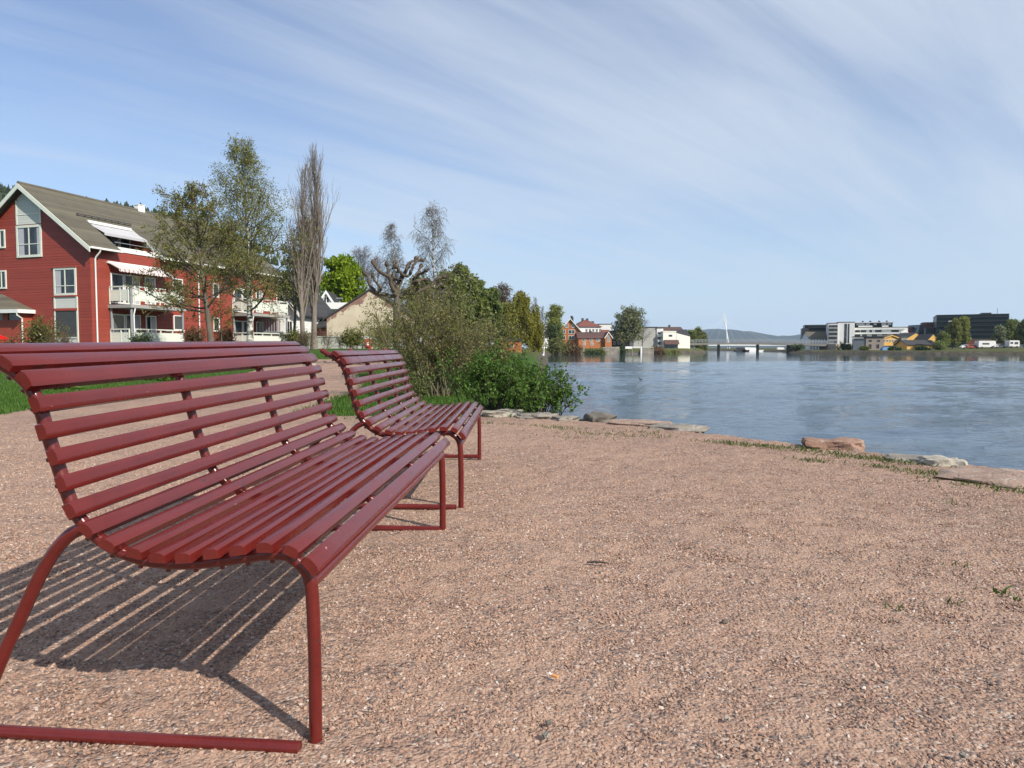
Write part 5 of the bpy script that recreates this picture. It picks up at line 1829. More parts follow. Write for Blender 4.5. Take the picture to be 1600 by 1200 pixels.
house('grey_block', 'plain pale grey block with flat roof behind the white villa', 'building', 936, 310, 0, Wd(936, 956, 310), 10, Z(507, 310), 0, 'pale_wall', 'roof_grey', kind='flat', zb=.5)
house('brown_house', 'dark brown house with white windows beside the riverside willow', 'house', 955, 266, 0, Wd(955, 984, 266), 8, Z(528, 266), Z(516, 266), 'black_boards', 'roof_brown', kind='x', ov=.3, zb=-.2,
      wins=(('f', 1.2, Z(536, 266), 1.0, 1.4, 3, 1, 1.9, 0), ('f', 2.4, Z(529.5, 266), .9, 1.0, 2, 1, 1.6, 0)))
house('red_roof_house', 'low house with red roof between the white villa and the willow', 'house', 941, 285, 0, Wd(941, 952, 285), 6, Z(522, 285), Z(515, 285), 'white_wall', 'roof_red', kind='x', ov=.2)
YG = 285
house('grey_gable_house', 'house with a wide blank grey wall behind the leafless tree', 'building', 990, YG, 0, Wd(990, 1026, YG), 9, Z(512, YG), 0, 'grey_wall', 'roof_black', kind='flat', zb=-.2)
h = house('apartment_block', 'narrow white apartment block with stacked balconies beside the grey wall', 'building', 1026, YG - .4, 0, Wd(1026, 1036, YG), 9, Z(513, YG), 0, 'pale_wall', 'roof_black', kind='flat', zb=-.2)
for py in (522, 530, 538):
    MB().box(.3, Wd(1026, 1036, YG) + .9, -1.2, -.01, Z(py + 4, YG), Z(py + .8, YG)).build('balcony', M['white_wall'], h)
    MB().box(.35, Wd(1026, 1036, YG) * .6, -.08, -.01, Z(py + .6, YG), Z(py - 3, YG)).build('window', M['glass'], h)
YI = 282
h = house('ivory_warehouse', 'ivory warehouse with sloping parapet and brown awning on the quay', 'building', 1036, YI, 0, Wd(1036, 1056, YI), 12, Z(518.5, YI), 0, 'ivory_wall', 'ivory_wall', kind='flat', zb=-.3, ov=0)
w1 = Wd(1036, 1056, YI)
w2 = Wd(1036, 1078, YI)
MB().prism([(w1 + .16, -.3), (w2, -.3), (w2, Z(526, YI)), (w1 + .16, Z(520.5, YI))], 'y', .02, 12).build('sloping_wing', M['ivory_wall'], h)
MB().box(2.2, 3.6, -.06, -.01, Z(526, YI), Z(523, YI)).build('window', M['glass'], h)
aw = MB().prism([(-.02, Z(531, YI)), (-.02, Z(538, YI)), (-2.0, Z(538, YI))], 'x', .3, Wd(1036, 1060, YI)).build('awning', M['roof_brown'], h)
MB().box(.5, Wd(1036, 1059, YI), -.3, -.03, -.2, Z(538.2, YI)).build('shop_window', M['glass_sky'], h)
YB = 305
house('red_roof_hall', 'long hall with dark brown red roof behind the ivory warehouse', 'building', 1020, YB, 0, Wd(1020, 1068, YB), 14, Z(518, YB), Z(510, YB), 'white_wall', 'roof_brown', kind='x', ov=.4, zb=.2, chim=((Wd(1020, 1051, YB), 7, .7),))
house('black_roof_house', 'black roofed house stepping down behind the warehouse', 'building', 1052, YB - 6, 0, Wd(1052, 1076, YB - 6), 8, Z(525, YB), Z(515, YB), 'pale_wall', 'roof_black', kind='x', ov=.3, zb=.2)

# quay walls and docks on the left bank
for (p0_, p1_, Y, pt, lab) in ((905, 913, 240, 542, 'short pale stone quay wall beside the reddish shrub'), (941, 953, 246, 542.5, 'stone quay wall below the orange gable'), (953, 968, 248, 542, 'rough stone quay wall right of another below the orange gable'),
                               (1003, 1022, 256, 545.5, 'low pinkish stone quay left of the russet shrub'), (1062, 1080, 280, 545, 'stone embankment below the ivory warehouse')):
    xa, xb = atx(p0_, Y), atx(p1_, Y)
    tag(MB().box(xa, xb, Y, Y + 4, -2.2, Z(pt, Y)).build('quay_wall', M['quay_stone'], bevel=.15), lab, 'quay')
xa, xb = atx(977, 249), atx(1003, 249)
dock = thing('boat_dock', 'white roofed boat dock on posts under the willow', 'dock', (xa, 249, 0))
MB().box(0, xb - xa, 0, 3, Z(542.5, 249), Z(541.5, 249)).build('roof', M['white_wall'], dock)
MB().box(0, 2.4, -.2, -.02, Z(545, 249), Z(541.3, 249)).build('boat_cover', M['white_wall'], dock)
MB().box(2.5, xb - xa, -.15, -.02, Z(543.6, 249), Z(541.5, 249)).build('side_panel', M['pale_wall'], dock)
for u in (.3, 2.45):
    MB().box(u, u + .10, .1, .2, -2, Z(542.5, 249)).build('post', M['grey_wall'], dock)
MB().box(xb - xa - .5, xb - xa, -.3, .2, -2, Z(541, 249)).build('gate_post', M['white_wall'], dock)
MB().box(-1.0, xb - xa, .5, 3, -1.9, -.75).build('deck', M['dark_concrete'], dock)


# ---- bridge
YBR = 305
xa, xb = atx(1077, YBR), atx(1318, YBR)
br = thing('road_bridge', 'low grey concrete road bridge crossing the river on thin piers', 'bridge', (xa, YBR, 0), 0.0)
L_ = xb - xa
MBd = MB()
n = 16
for k in range(n):
    a, b_ = L_ * k / n, L_ * (k + 1) / n

    def dz(u):
        f = u / L_
        return Z(536.3, YBR) + .55 * math.sin(math.pi * min(1, f * 1.15)) - .45 * f
    MBd.hexa([(a, 0, dz(a) - .9), (b_, 0, dz(b_) - .9), (b_, 10, dz(b_) - .9), (a, 10, dz(a) - .9), (a, 0, dz(a)), (b_, 0, dz(b_)), (b_, 10, dz(b_)), (a, 10, dz(a))])
MBd.build('deck', M['bridge_concrete'], br)
rl = MB()
for k in range(n):
    a, b_ = L_ * k / n, L_ * (k + 1) / n
    for y in (.1, 9.8):
        for hh in (.5, .95, 1.4):
            rl.hexa([(a, y, dz(a) + hh), (b_, y, dz(b_) + hh), (b_, y + .1, dz(b_) + hh), (a, y + .1, dz(a) + hh), (a, y, dz(a) + hh + .09), (b_, y, dz(b_) + hh + .09), (b_, y + .1, dz(b_) + hh + .09), (a, y + .1, dz(a) + hh + .09)])
for k in range(49):
    u = (L_ - .2) * k / 48
    for y in (.1, 9.8):
        rl.box(u, u + .1, y, y + .1, dz(u), dz(u) + 1.4)
rl.build('railing', M['grey_metal'], br)
for px in (1128, 1190, 1241):
    u = atx(px, YBR) - xa
    w_ = .38 if px < 1200 else 1.1
    MB().box(u - w_, u + w_, 4.2, 5.8, -3, dz(u) - .9).build('pier', M['dark_concrete'], br)
MB().box(atx(1306, YBR - 8) - xa, atx(1336, YBR - 8) - xa, -8, 8, -2, Z(537.5, YBR - 8)).build('abutment', M['buff_wall'], br)
MB().box(-14, 0, 0, 10, -.5, dz(0)).build('approach', M['deck_concrete'], br)

# cable-stayed footbridge far behind
YP = 700
fb = thing('cable_bridge', 'distant white cable stayed footbridge with leaning twin masts', 'bridge', (atx(1136, YP), YP, 0))
for (dx0, dx1, r) in ((3.0, -4.5, .5), (0.6, -2.2, .4)):
    MB().tube([(dx0, 0, -2), (dx0 + (dx1 - dx0) * .5, 0, Z(517, YP)), (dx1, 0, Z(489, YP))], [r * 1.1, r, r * .5], 8).build('mast', M['pylon_white'], fb, smooth=40)
top = Vector((-3.6, 0, Z(492, YP)))
cbm = MB()
for k in range(5):
    for sgn in (-1, 1):
        e = Vector((sgn * (10 + k * 11) - 1, 0, Z(538, YP)))
        cbm.tube([top - Vector((0, 0, k * 1.4)), e], .05, 4)
cbm.build('cables', M['pylon_white'], fb)
MB().box(-95, 95, -2, 2, Z(540, YP), Z(538, YP)).build('deck', M['pylon_white'], fb)

# ---- right bank town
GR = lambda px, Y: gz(atx(px, Y), Y) - .4


def block(name, label, px0, px1, Y, d, pytop, wall, bands=(), zb=None, roofm='roof_grey', cat='building', turn=.85):
    """flat roofed block turned to face the river bend; bands: (px0,px1,py_top,py_bot,material,name)"""
    x0 = atx(px0, Y)
    a_ = math.atan((.5 * (px0 + px1) - 800) / F) * turn
    c_, s_ = math.cos(a_), math.sin(a_)

    def U(px):
        k = (px - 800) / F
        return (k * Y - x0) / (c_ + k * s_)
    root = thing(name, label, cat, (x0, Y, 0), -a_)
    w_ = U(px1)
    z0_ = GR(px0, Y) if zb is None else zb
    MB().box(0, w_, 0, d, z0_, Z(pytop, Y)).build('wall', M[wall], root)
    MB().box(-.1, w_ + .1, -.1, d + .1, Z(pytop, Y), Z(pytop, Y) + .3).build('roof', M[roofm], root)
    for (a, b_, t, bt, mt, nm) in bands:
        ua, ub = U(a), U(b_)
        if nm in ('window', 'glazing'):
            MB().box(ua, ub, -.08, -.005, Z(bt, Y), Z(t, Y)).build(nm, M[mt], root)
        else:
            MB().box(ua, ub, -1.1, -.005, Z(bt, Y), Z(t, Y)).build(nm, M[mt], root)
    return root, U


r, U = block('glass_office', 'small dark glass office behind the white gabled house at the bridge', 1257, 1296, 350, 20, 508.5, 'glass_bands', [(1262, 1294, 511, 512.2, 'dark_metal', 'ledge'), (1262, 1294, 517, 518.2, 'dark_metal', 'ledge')])
MB().box(-1.5, 1.8, -2, 10, 0, Z(513, 350)).build('stair_tower', M['dark_metal'], r)
hw = Wd(1264, 1294, 325)
house('white_gabled_house', 'white house with grey roof and dormers at the right bridge end', 'house', 1264, 325, 0, hw, 9, Z(528, 325), Z(518, 325), 'white_wall', 'roof_grey', kind='x', ov=.3, zb=.2,
      wins=(('f', 1.0, Z(530.5, 325), .8, .9, 6, 1, 1.35, 0), ('f', 1.0, Z(535, 325), .8, 1.1, 6, 1, 1.35, 0), ('f', 1.0, Z(543, 325), .8, 1.3, 6, 1, 1.35, 0)))
# white apartment tower and its balcony wing
YA = 318
bands = [(1318, 1322, 506, 536, 'glass', 'window'), (1323.5, 1326, 506, 536, 'glass', 'window')]
block('white_apartments', 'bright white apartment tower with two dark window strips', 1308, 1334, YA, 16, 504, 'white_wall', bands)
bands = []
for k in range(5):
    t = 508 + k * 6.2
    bands.append((1293.5, 1307.5, t, t + 3.6, 'glass', 'window'))
    bands.append((1293.2, 1307.5, t + 3.8, t + 5.4, 'grey_wall', 'balcony'))
block('balcony_wing', 'grey balcony wing left of the bright white tower', 1293, 1308, YA + 1, 14, 505.5, 'pale_wall', bands)
bands = []
for (t, b_, sp) in ((516, 519.5, ((1335, 1342), (1343.5, 1352), (1357, 1361), (1366, 1376), (1391, 1403))), (522.5, 526, ((1333, 1343), (1346, 1353), (1361, 1369), (1377, 1385), (1393, 1402)))):
    for (a, c) in sp:
        bands.append((a, c, t, b_, 'glass', 'window'))
bands += [(1333, 1412, 513.2, 515.6, 'white_wall', 'parapet'), (1333, 1418, 519.8, 522.2, 'white_wall', 'parapet')]
for k in range(4):
    bands.append((1330, 1338, 520 + k * 4.6, 522.6 + k * 4.6, 'glass', 'window'))
r, U = block('terrace_apartments', 'long white stepped apartments with recessed dark balconies', 1330, 1417, YA + 6, 18, 512.5, 'white_wall', bands)
YY = YA + 10
MB().box(U(1334), U(1394), 3, 16, Z(513, YY), Z(505, YY)).build('penthouse', M['glass_bands'], r)
for (a, b_) in ((1337, 1350), (1352, 1358), (1364, 1369), (1376, 1384), (1386, 1392)):
    MB().box(U(a), U(b_), 2.4, 2.95, Z(508.5, YY), Z(505.2, YY)).build('sunshade', M['grey_metal'], r)
MB().box(U(1333), U(1395), 2.2, 16.5, Z(504.9, YY), Z(503.9, YY)).build('roof_edge', M['pale_wall'], r)
for px in (1346, 1358, 1372, 1384):
    u = U(px)
    MB().box(u, u + .8, 6, 7, Z(503.8, YY), Z(501.5, YY)).build('chimney', M['dark_metal'], r)
MB().box(U(1340), U(1362), 1.4, 2.0, Z(512.3, YY), Z(509.3, YY)).build('terrace_wall', M['white_wall'], r)
MB().box(U(1377), U(1387), 1.4, 2.0, Z(512.3, YY), Z(509.3, YY)).build('terrace_wall', M['white_wall'], r)
# pale concrete riverside building
YC = 272
bands = [(1351 + 0, 1356, 531, 534, 'buff_wall', 'window'), (1357, 1361, 531, 534, 'glass', 'window'), (1370, 1374, 531, 534, 'glass', 'window'), (1357, 1361, 538, 545, 'glass', 'window'), (1369, 1373, 538, 544, 'glass', 'window')]
r, U = block('concrete_works', 'pale buff riverside works building with a ribbed grey end', 1353, 1380, YC, 12, 528, 'buff_wall', bands[1:], zb=-1.2)
rb = MB()
for k in range(12):
    u = -4.3 + k * .36
    rb.box(u, u + .22, .3, 11, -1.6, Z(529, YC))
rb.box(-4.35, 0, .5, 11, -1.6, Z(528.6, YC))
rb.build('ribbed_end', M['grey_metal'], r)
MB().box(-4.6, U(1381), -.3, 12, Z(528, YC) + .31, Z(526.8, YC) + .31).build('roof_edge', M['dark_metal'], r)
# yellow houses
house('yellow_house', 'yellow gabled house with a row of small windows by the works building', 'house', 1377, 285, 0, Wd(1377, 1409, 285), 9, Z(529.5, 285), Z(523.5, 285), 'yellow_boards', 'roof_grey', kind='y', ov=.4, zb=-.2, trim='yellow_boards',
      wins=(('f', 1.2, Z(532.3, 285), .7, 1.0, 6, 1, 1.1, 0),))
MB_ = MB().box(0, Wd(1380, 1408, 279), 0, 2, -.3, 1.9)
o_ = tag(MB_.build('market_stand', M['dark_metal'], loc=(atx(1380, 279), 279, 0)), 'dark open stand in front of the yellow gabled house', 'stand')
for (px, w_, lab, mt) in ((1390, 2.8, 'blue tarpaulin covered boat on land by the dark stand', 'blue_cover'), (1397, 2.4, 'second blue tarpaulin boat, right of the first', 'blue_cover')):
    b_ = thing('covered_boat', lab, 'boat', (atx(px, 262), 262, gz(atx(px, 262), 262)))
    MB().prism([(-w_, .3), (-w_ * .8, -.1), (w_ * .8, -.1), (w_, .3), (w_ * .7, 1.2), (-w_ * .7, 1.3)], 'y', 0, 1.6).build('cover', M[mt], b_)
    MB().prism([(-w_ * .9, .0), (-w_ * .7, -.5), (w_ * .7, -.5), (w_ * .9, .0)], 'y', .1, 1.5).build('hull', M['white_paint'], b_)
r = house('yellow_gable', 'yellow warehouse gable with black roof left of its twin', 'house', 1410, 290, .0, Wd(1410, 1452, 290), 12, Z(532, 290), Z(519.5, 290), 'yellow_boards', 'roof_black', kind='y', ov=.15, zb=-.2, gable_trim=False)
r = house('yellow_gable', 'brighter yellow warehouse gable, rightmost beside the olive trees', 'house', 1446, 280, .0, Wd(1446, 1470, 280), 12, Z(534, 280), Z(521.5, 280), 'yellow_boards', 'roof_black', kind='y', ov=.15, zb=-.2, gable_trim=False)
house('black_roof_shed', 'low shed with a broad black roof below the yellow gables', 'shed', 1417, 270, 0, Wd(1417, 1462, 270), 8, Z(537.5, 270), Z(531, 270), 'yellow_boards', 'roof_black', kind='x', ov=.5, zb=-.3)
block('grey_annex', 'small grey block between the two yellow houses', 1408, 1416, 283, 6, 527, 'grey_wall', [(1409, 1411, 531, 534, 'white_wall', 'window')])
# glass block with bricks behind
YD = 335
r, U = block('glass_headquarters', 'long dark green glass office with flat roof and roof box', 1462, 1574, YD, 30, 493, 'glass_bands', [], roofm='dark_metal')
for py in (496, 502.5, 509.5, 516.5, 523.5):
    MB().box(-.2, U(1574) + .2, -.35, -.005, Z(py + .9, YD), Z(py, YD)).build('floor_band', M['dark_metal'], r)
MB().box(U(1533), U(1549), 6, 16, Z(493, YD) + .3, Z(489.3, YD)).build('roof_box', M['dark_metal'], r)
MB().tube([(U(1559), 8, Z(493, YD)), (U(1559), 8, Z(482.5, YD))], .12, 6).build('antenna', M['grey_metal'], r)
MB().box(U(1480), U(1494), -.5, -.36, Z(503.5, YD), Z(501.5, YD)).build('sign_band', M['white_wall'], r)
block('lower_glass_wing', 'lower dark glass wing left of the long glass office', 1446, 1463, YD + 4, 20, 513, 'glass_bands', [(1446, 1463, 512.2, 513.4, 'dark_metal', 'ledge')], roofm='dark_metal')
block('brick_tower', 'red brown brick building with a dark window band beside the glass office', 1441, 1460, YD + 25, 16, 504.5, 'brick_red', [(1443, 1458, 508, 510.5, 'glass', 'window')])
r, U = block('brick_hall', 'low red brick hall with dark roof right of the white apartments', 1414, 1432, YD + 15, 16, 511.5, 'brick_red', [(1415, 1431, 512, 514.5, 'dark_metal', 'window')])
gxa = atx(1430, YD + 8)
gw = thing('slanted_glass_house', 'pale blue slanted glass front between two brick buildings', 'building', (gxa, YD + 8, 0))
MB().prism([(0, 0), (Wd(1430, 1443, YD), 0), (Wd(1430, 1443, YD), Z(507, YD)), (Wd(1430, 1436, YD), Z(507, YD))], 'y', 0, 10).build('wall', M['glass_sky'], gw)
MB().box(Wd(1436, 1443, YD) , Wd(1436, 1443, YD) * 2, -.1, 10.1, Z(507, YD), Z(506.4, YD)).build('roof_edge', M['dark_metal'], gw)
block('low_brick_hall', 'low red brick hall behind the long white trailer', 1512, 1560, 300, 10, 531, 'brick_red', [])
# vehicles on the right bank
def trailer(px0, px1, Y, zt, name, label, cat, mt='pale_wall', wins=()):
    x0_ = atx(px0, Y)
    w_ = atx(px1, Y) - x0_
    zg_ = gz(x0_, Y)
    t = thing(name, label, cat, (x0_, Y, zg_))
    h_ = Z(zt, Y) - zg_
    MB().prism([(0, .5), (w_, .5), (w_, h_ * .9), (w_ * .96, h_), (w_ * .03, h_), (0, h_ * .8)], 'y', 0, 2.4).build('body', M[mt], t, bevel=.08)
    for (a, b_, u, v) in wins:
        MB().box(w_ * a, w_ * b_, -.04, -.004, h_ * u, h_ * v).build('window', M['glass'], t)
    for f in (.2, .75):
        MB().tube([(w_ * f, -.05, .38), (w_ * f, .25, .38)], .36, 12).build('wheel', M['dark_metal'], t, smooth=40)
    return t


trailer(1529, 1556, 250, 532.5, 'long_trailer', 'long white trailer cabin with a dark window strip on the right bank', 'trailer', wins=((.22, .62, .52, .72),))
trailer(1577, 1593, 246, 532, 'camper_van', 'white camper van with dark side windows near the right edge', 'camper', wins=((.1, .35, .55, .8), (.5, .85, .5, .8)))
def car(px, Y, mt, label):
    x0_ = atx(px, Y)
    t = thing('parked_car', label, 'car', (x0_, Y, gz(x0_, Y)), group='cars parked on the right bank')
    MB().prism([(-2.1, .35), (2.1, .35), (2.15, .75), (1.3, .9), (.7, 1.4), (-1.0, 1.42), (-1.8, .92), (-2.1, .85)], 'y', 0, 1.7).build('body', M[mt], t, bevel=.06)
    MB().prism([(-1.6, .93), (1.1, .93), (.62, 1.34), (-.95, 1.34)], 'y', -.02, -.004).build('side_window', M['glass'], t)
    for u in (-1.3, 1.3):
        MB().tube([(u, -.03, .33), (u, .2, .33)], .32, 12).build('wheel', M['dark_metal'], t, smooth=40)


car(1563, 249, 'pale_wall', 'silver car between the long trailer and the camper')
car(1512, 252, 'white_paint', 'white car left of the long trailer')
car(1521, 251, 'lintel_red', 'red car just left of the long trailer')
# moored boats in the distance under the bridge
for (px, lab, mt, w_) in ((1160, 'dark barge moored beyond the bridge piers', 'dark_metal', 4.5), (1176, 'long white covered boat beyond the bridge, left of the thick pier', 'white_paint', 7.0), (1222, 'white motor boats moored near the thick pier', 'white_paint', 4.0)):
    Y_ = 430
    b_ = thing('moored_boat', lab, 'boat', (atx(px, Y_), Y_, WATER))
    MB().prism([(-w_, .9), (-w_ * .85, -.3), (w_ * .85, -.3), (w_, 1.0)], 'y', 0, 3).build('hull', M[mt], b_)
    MB().prism([(-w_ * .7, .96), (w_ * .5, .96), (w_ * .3, 2.4), (-w_ * .6, 2.6)], 'y', .4, 2.6).build('cabin', M[mt], b_)
# ------------------------------------------------------------------ hills
def hillmesh(name, Yc, prof, depth, mt, kind='structure', rough=2.0, seed=0.0, step=8.0):
    """ridge whose crest follows (px, py) as seen from the court, at distance Yc"""
    P = [(atx(a, Yc), atz(b, Yc)) for a, b in prof]
    xs_ = np.arange(P[0][0], P[-1][0], step)
    zs_ = np.interp(xs_, [p[0] for p in P], [p[1] for p in P])
    ys_ = np.linspace(-depth, depth, 25)
    X_, Y_ = np.meshgrid(xs_, ys_)
    f = np.clip(1 - np.abs(Y_) / depth, 0, 1)
    f = f * f * (3 - 2 * f)
    N_ = np.array([[fbm(x, y, .012, seed, 3) for x in xs_] for y in ys_])
    Zz = -3 + (zs_[None, :] + 3) * f + rough * N_ * f
    o = gridmesh(name, X_, Y_ + Yc, Zz, M[mt])
    tag(o, kind=kind)
    return o, xs_, ys_, Zz


hl, hx, hy, hz_ = hillmesh('hill', 330, [(-900, 330), (-300, 300), (0, 300), (100, 318), (200, 332), (260, 342), (330, 362), (390, 388), (430, 420), (470, 455), (520, 485), (580, 520), (640, 552)], 150, 'hill_wood', rough=1.2, seed=4.0)
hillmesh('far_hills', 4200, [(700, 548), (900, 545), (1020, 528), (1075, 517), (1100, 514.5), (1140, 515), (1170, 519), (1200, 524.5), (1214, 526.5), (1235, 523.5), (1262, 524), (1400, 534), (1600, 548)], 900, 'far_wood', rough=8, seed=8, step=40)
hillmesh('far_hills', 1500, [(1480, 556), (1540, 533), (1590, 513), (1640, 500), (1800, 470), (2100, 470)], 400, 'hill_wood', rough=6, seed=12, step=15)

# conifer wood on the near hill: one mass
rs = np.random.RandomState(7)
cnt = 2600
fx = rs.uniform(hx[0], hx[-1], cnt)
fyy = -rs.power(0.6, cnt) * 120 + 6 + rs.normal(0, 5, cnt)
fyy = np.where(rs.random_sample(cnt) < .45, rs.normal(0, 8, cnt), fyy)
jx_ = np.clip(((fx - hx[0]) / (hx[1] - hx[0])).astype(int), 0, len(hx) - 1)
jy_ = np.clip(((fyy - hy[0]) / (hy[1] - hy[0])).astype(int), 0, len(hy) - 1)
fz = hz_[jy_, jx_]
Vs, Qs, o = [], [], 0
ang = np.arange(6) * 2 * math.pi / 6
for i in range(cnt):
    Ht = rs.uniform(2.2, 4.6)
    pine = rs.random_sample() < .4
    tiers = 5
    for k in range(tiers):
        f = k / tiers
        zb_ = fz[i] - .5 + Ht * (.05 + f * .85 if not pine else .4 + f * .5)
        rr_ = Ht * (.24 * (1 - f) + .03 if not pine else .26 * math.sqrt(max(.05, 1 - (2 * f - .8) ** 2)))
        a = ang + rs.uniform(0, 1)
        jit = rs.uniform(.6, 1.35, 6)
        base = np.stack([fx[i] + np.cos(a) * rr_ * jit, 330 + fyy[i] + np.sin(a) * rr_ * jit, np.full(6, zb_) + rs.normal(0, .15, 6)], 1)
        apex = np.array([[fx[i] + rs.normal(0, .08), 330 + fyy[i], zb_ + Ht * .34]])
        Vs.append(np.concatenate([base, apex]))
        q = np.array([(o + j, o + (j + 1) % 6, o + 6) for j in range(6)])
        Qs.append(q)
        o += 7
w_ = quads('hillside_wood', np.concatenate(Vs), np.concatenate(Qs), M['conifer'], k=3)
tag(w_, 'dark conifer wood covering the hill behind the red house', 'wood', kind='stuff')


# ------------------------------------------------------------------ edge stones along the river
def rock(name, label, px, py, Y, sx_, sy_, sz_, mt, rz=0.0, seed=0, group=None, cat='stone', zoff=0.0, blocky=.55):
    g = at(px, py, Y)
    n = 20
    vs, fs = [], []
    for i in range(n + 1):
        th_ = math.pi * i / n
        for j in range(2 * n):
            ph = math.pi * j / n
            v = Vector((math.sin(th_) * math.cos(ph), math.sin(th_) * math.sin(ph), math.cos(th_)))
            m = max(abs(v.x), abs(v.y), abs(v.z))
            v = v.lerp(v / m, blocky) * .78
            k = 1 + .26 * noise.noise(v * 1.6 + Vector((seed * 3.1, 0, 0))) + .13 * noise.noise(v * 3.7 + Vector((0, seed, 0))) + .055 * noise.noise(v * 9 + Vector((0, 0, seed)))
            v = v * k
            # split facets
            vs.append((v.x * sx_, v.y * sy_, v.z * sz_))
    for i in range(n):
        for j in range(2 * n):
            fs.append((i * 2 * n + j, (i + 1) * 2 * n + j, (i + 1) * 2 * n + (j + 1) % (2 * n), i * 2 * n + (j + 1) % (2 * n)))
    mb = MB().add(vs, fs)
    o_ = mb.build(name, M[mt], smooth=38, loc=(g.x, Y, zoff))
    o_.rotation_euler = (0, 0, rz)
    return tag(o_, label, cat, group)


RK = [(785, 650, 9.9, .40, .34, .13, 'rock_pale', .1, 'pale flat stone below the bright green bush', .0),
      (842, 662, 9.55, .36, .24, .10, 'rock_grey', -.2, 'flat grey stone left of the dark domed boulder', .01),
      (884, 666, 9.35, .24, .20, .07, 'rock_grey', .4, 'small flat stone touching the dark domed boulder', .01),
      (937, 662, 9.25, .26, .32, .19, 'rock_dark2', .2, 'dark rounded boulder at the edge of the gravel', -.02),
      (1000, 670, 8.75, .52, .26, .075, 'rock_pink', -.5, 'long flat gravelly stone right of the dark boulder', .01),
      (1060, 677, 8.25, .42, .26, .085, 'rock_grey', -.5, 'flat grey edge stone with lichen, mid shore', .0),
      (1302, 704, 6.72, .34, .24, .125, 'rock_red', -.35, 'reddish square shouldered boulder on the shore', .01),
      (1432, 725, 5.95, .30, .22, .06, 'rock_grey', -.6, 'low grey stone just left of the pale split stone', .0),
      (1472, 727, 5.75, .20, .20, .10, 'rock_pale', -.4, 'pale split stone on the shore near the right side', .0),
      (1575, 752, 5.05, .50, .40, .085, 'rock_pink', -.75, 'broad flat pink slab at the right picture edge', .0)]
for i, (px, py, Y, a, b_, c, mt, rz, lab, zo) in enumerate(RK):
    rock('edge_stone', lab, px, py, Y, a, b_, c * .82, mt, rz, seed=i + 1, group='stones along the river edge', zoff=zo)
# stones lining the outer face of the bank so it reads as a built edge
for i in range(11):
    y = 4.2 + i * .62
    x = float(xs(y)) + .22
    o_ = rock('bank_stone', 'rough grey stone low on the water side of the bank', 800, 600, y, .45, .42, .38, 'rock_grey', -.6 + i, seed=40 + i, group='stones low on the bank face', zoff=-.62)
    o_.location.x = x
# lawn boulders
for i, (px, py, Y, r_, lab) in enumerate(((484, 552, 23.5, .26, 'pale rounded boulder at the lawn edge between the benches'), (392, 560, 27, .2, 'small pale stone in the lawn behind the near bench'), (441, 557, 26, .22, 'pale stone in the lawn right of another behind the near bench'))):
    rock('lawn_boulder', lab, px, py, Y, r_, r_, r_ * .9, 'rock_pale', i, seed=60 + i, cat='boulder', zoff=gz(atx(px, Y), Y) + r_ * .35)
# stone revetment at the foot of the boathouse
for i in range(6):
    px = 768 + i * 12
    rock('bank_stone', 'pinkish bank stone at the waterline below the orange boathouse', px, 570, 97 + (i % 2), .75, .6, .55, 'rock_pink', i, seed=80 + i, group='stones below the boathouse', zoff=-1.0)


# ------------------------------------------------------------------ grass and weeds
def blades(name, label, X_, Y_, hmin, hmax, wd, mt, seed, cat='grass', kind='stuff', lean=.5):
    rs = np.random.RandomState(seed)
    n = len(X_)
    Zb = terr(X_, Y_) - .005
    pl = inpoly(X_, Y_, PLAZA)
    Zb = np.where(pl, land(X_, Y_) + .006, Zb)
    h_ = rs.uniform(hmin, hmax, n)
    a = rs.uniform(0, 6.283, n)
    b = rs.uniform(0, 6.283, n)
    dx, dy = np.cos(a) * wd / 2, np.sin(a) * wd / 2
    lx, ly = np.cos(b) * h_ * lean * rs.random_sample(n), np.sin(b) * h_ * lean * rs.random_sample(n)
    V = np.stack([np.stack([X_ - dx, Y_ - dy, Zb], 1), np.stack([X_ + dx, Y_ + dy, Zb], 1), np.stack([X_ + lx + dx * .2, Y_ + ly + dy * .2, Zb + h_], 1), np.stack([X_ + lx * .45 - dx * .9, Y_ + ly * .45 - dy * .9, Zb + h_ * .6], 1)], 1).reshape(-1, 3)
    Q = np.arange(n * 4).reshape(-1, 4)
    o_ = quads(name, V, Q, M[mt])
    return tag(o_, label, cat, kind=kind)


rs = np.random.RandomState(3)


def fill(n, x0, x1, y0, y1, cond, edge=.12):
    X_ = rs.uniform(x0, x1, n)
    Y_ = rs.uniform(y0, y1, n)
    k = cond(X_ + rs.normal(0, edge, n), Y_ + rs.normal(0, edge, n))
    return X_[k], Y_[k]


notpl = lambda x, y: ~inpoly(x, y, PLAZA) & (x < xs(y) - .3)
A = [fill(52000, -16, -7.0, 8.2, 17, notpl), fill(26000, -20, -6.5, 17, 30, notpl), fill(16000, -3.6, .2, 9.6, 14, notpl), fill(14000, -4.8, .4, 14, 24, notpl), fill(6000, -9, -1, 28.5, 36, notpl)]
blades('grass', 'mown green lawn beside the gravel path', np.concatenate([a[0] for a in A]), np.concatenate([a[1] for a in A]), .03, .075, .014, 'grass_blade', 5)
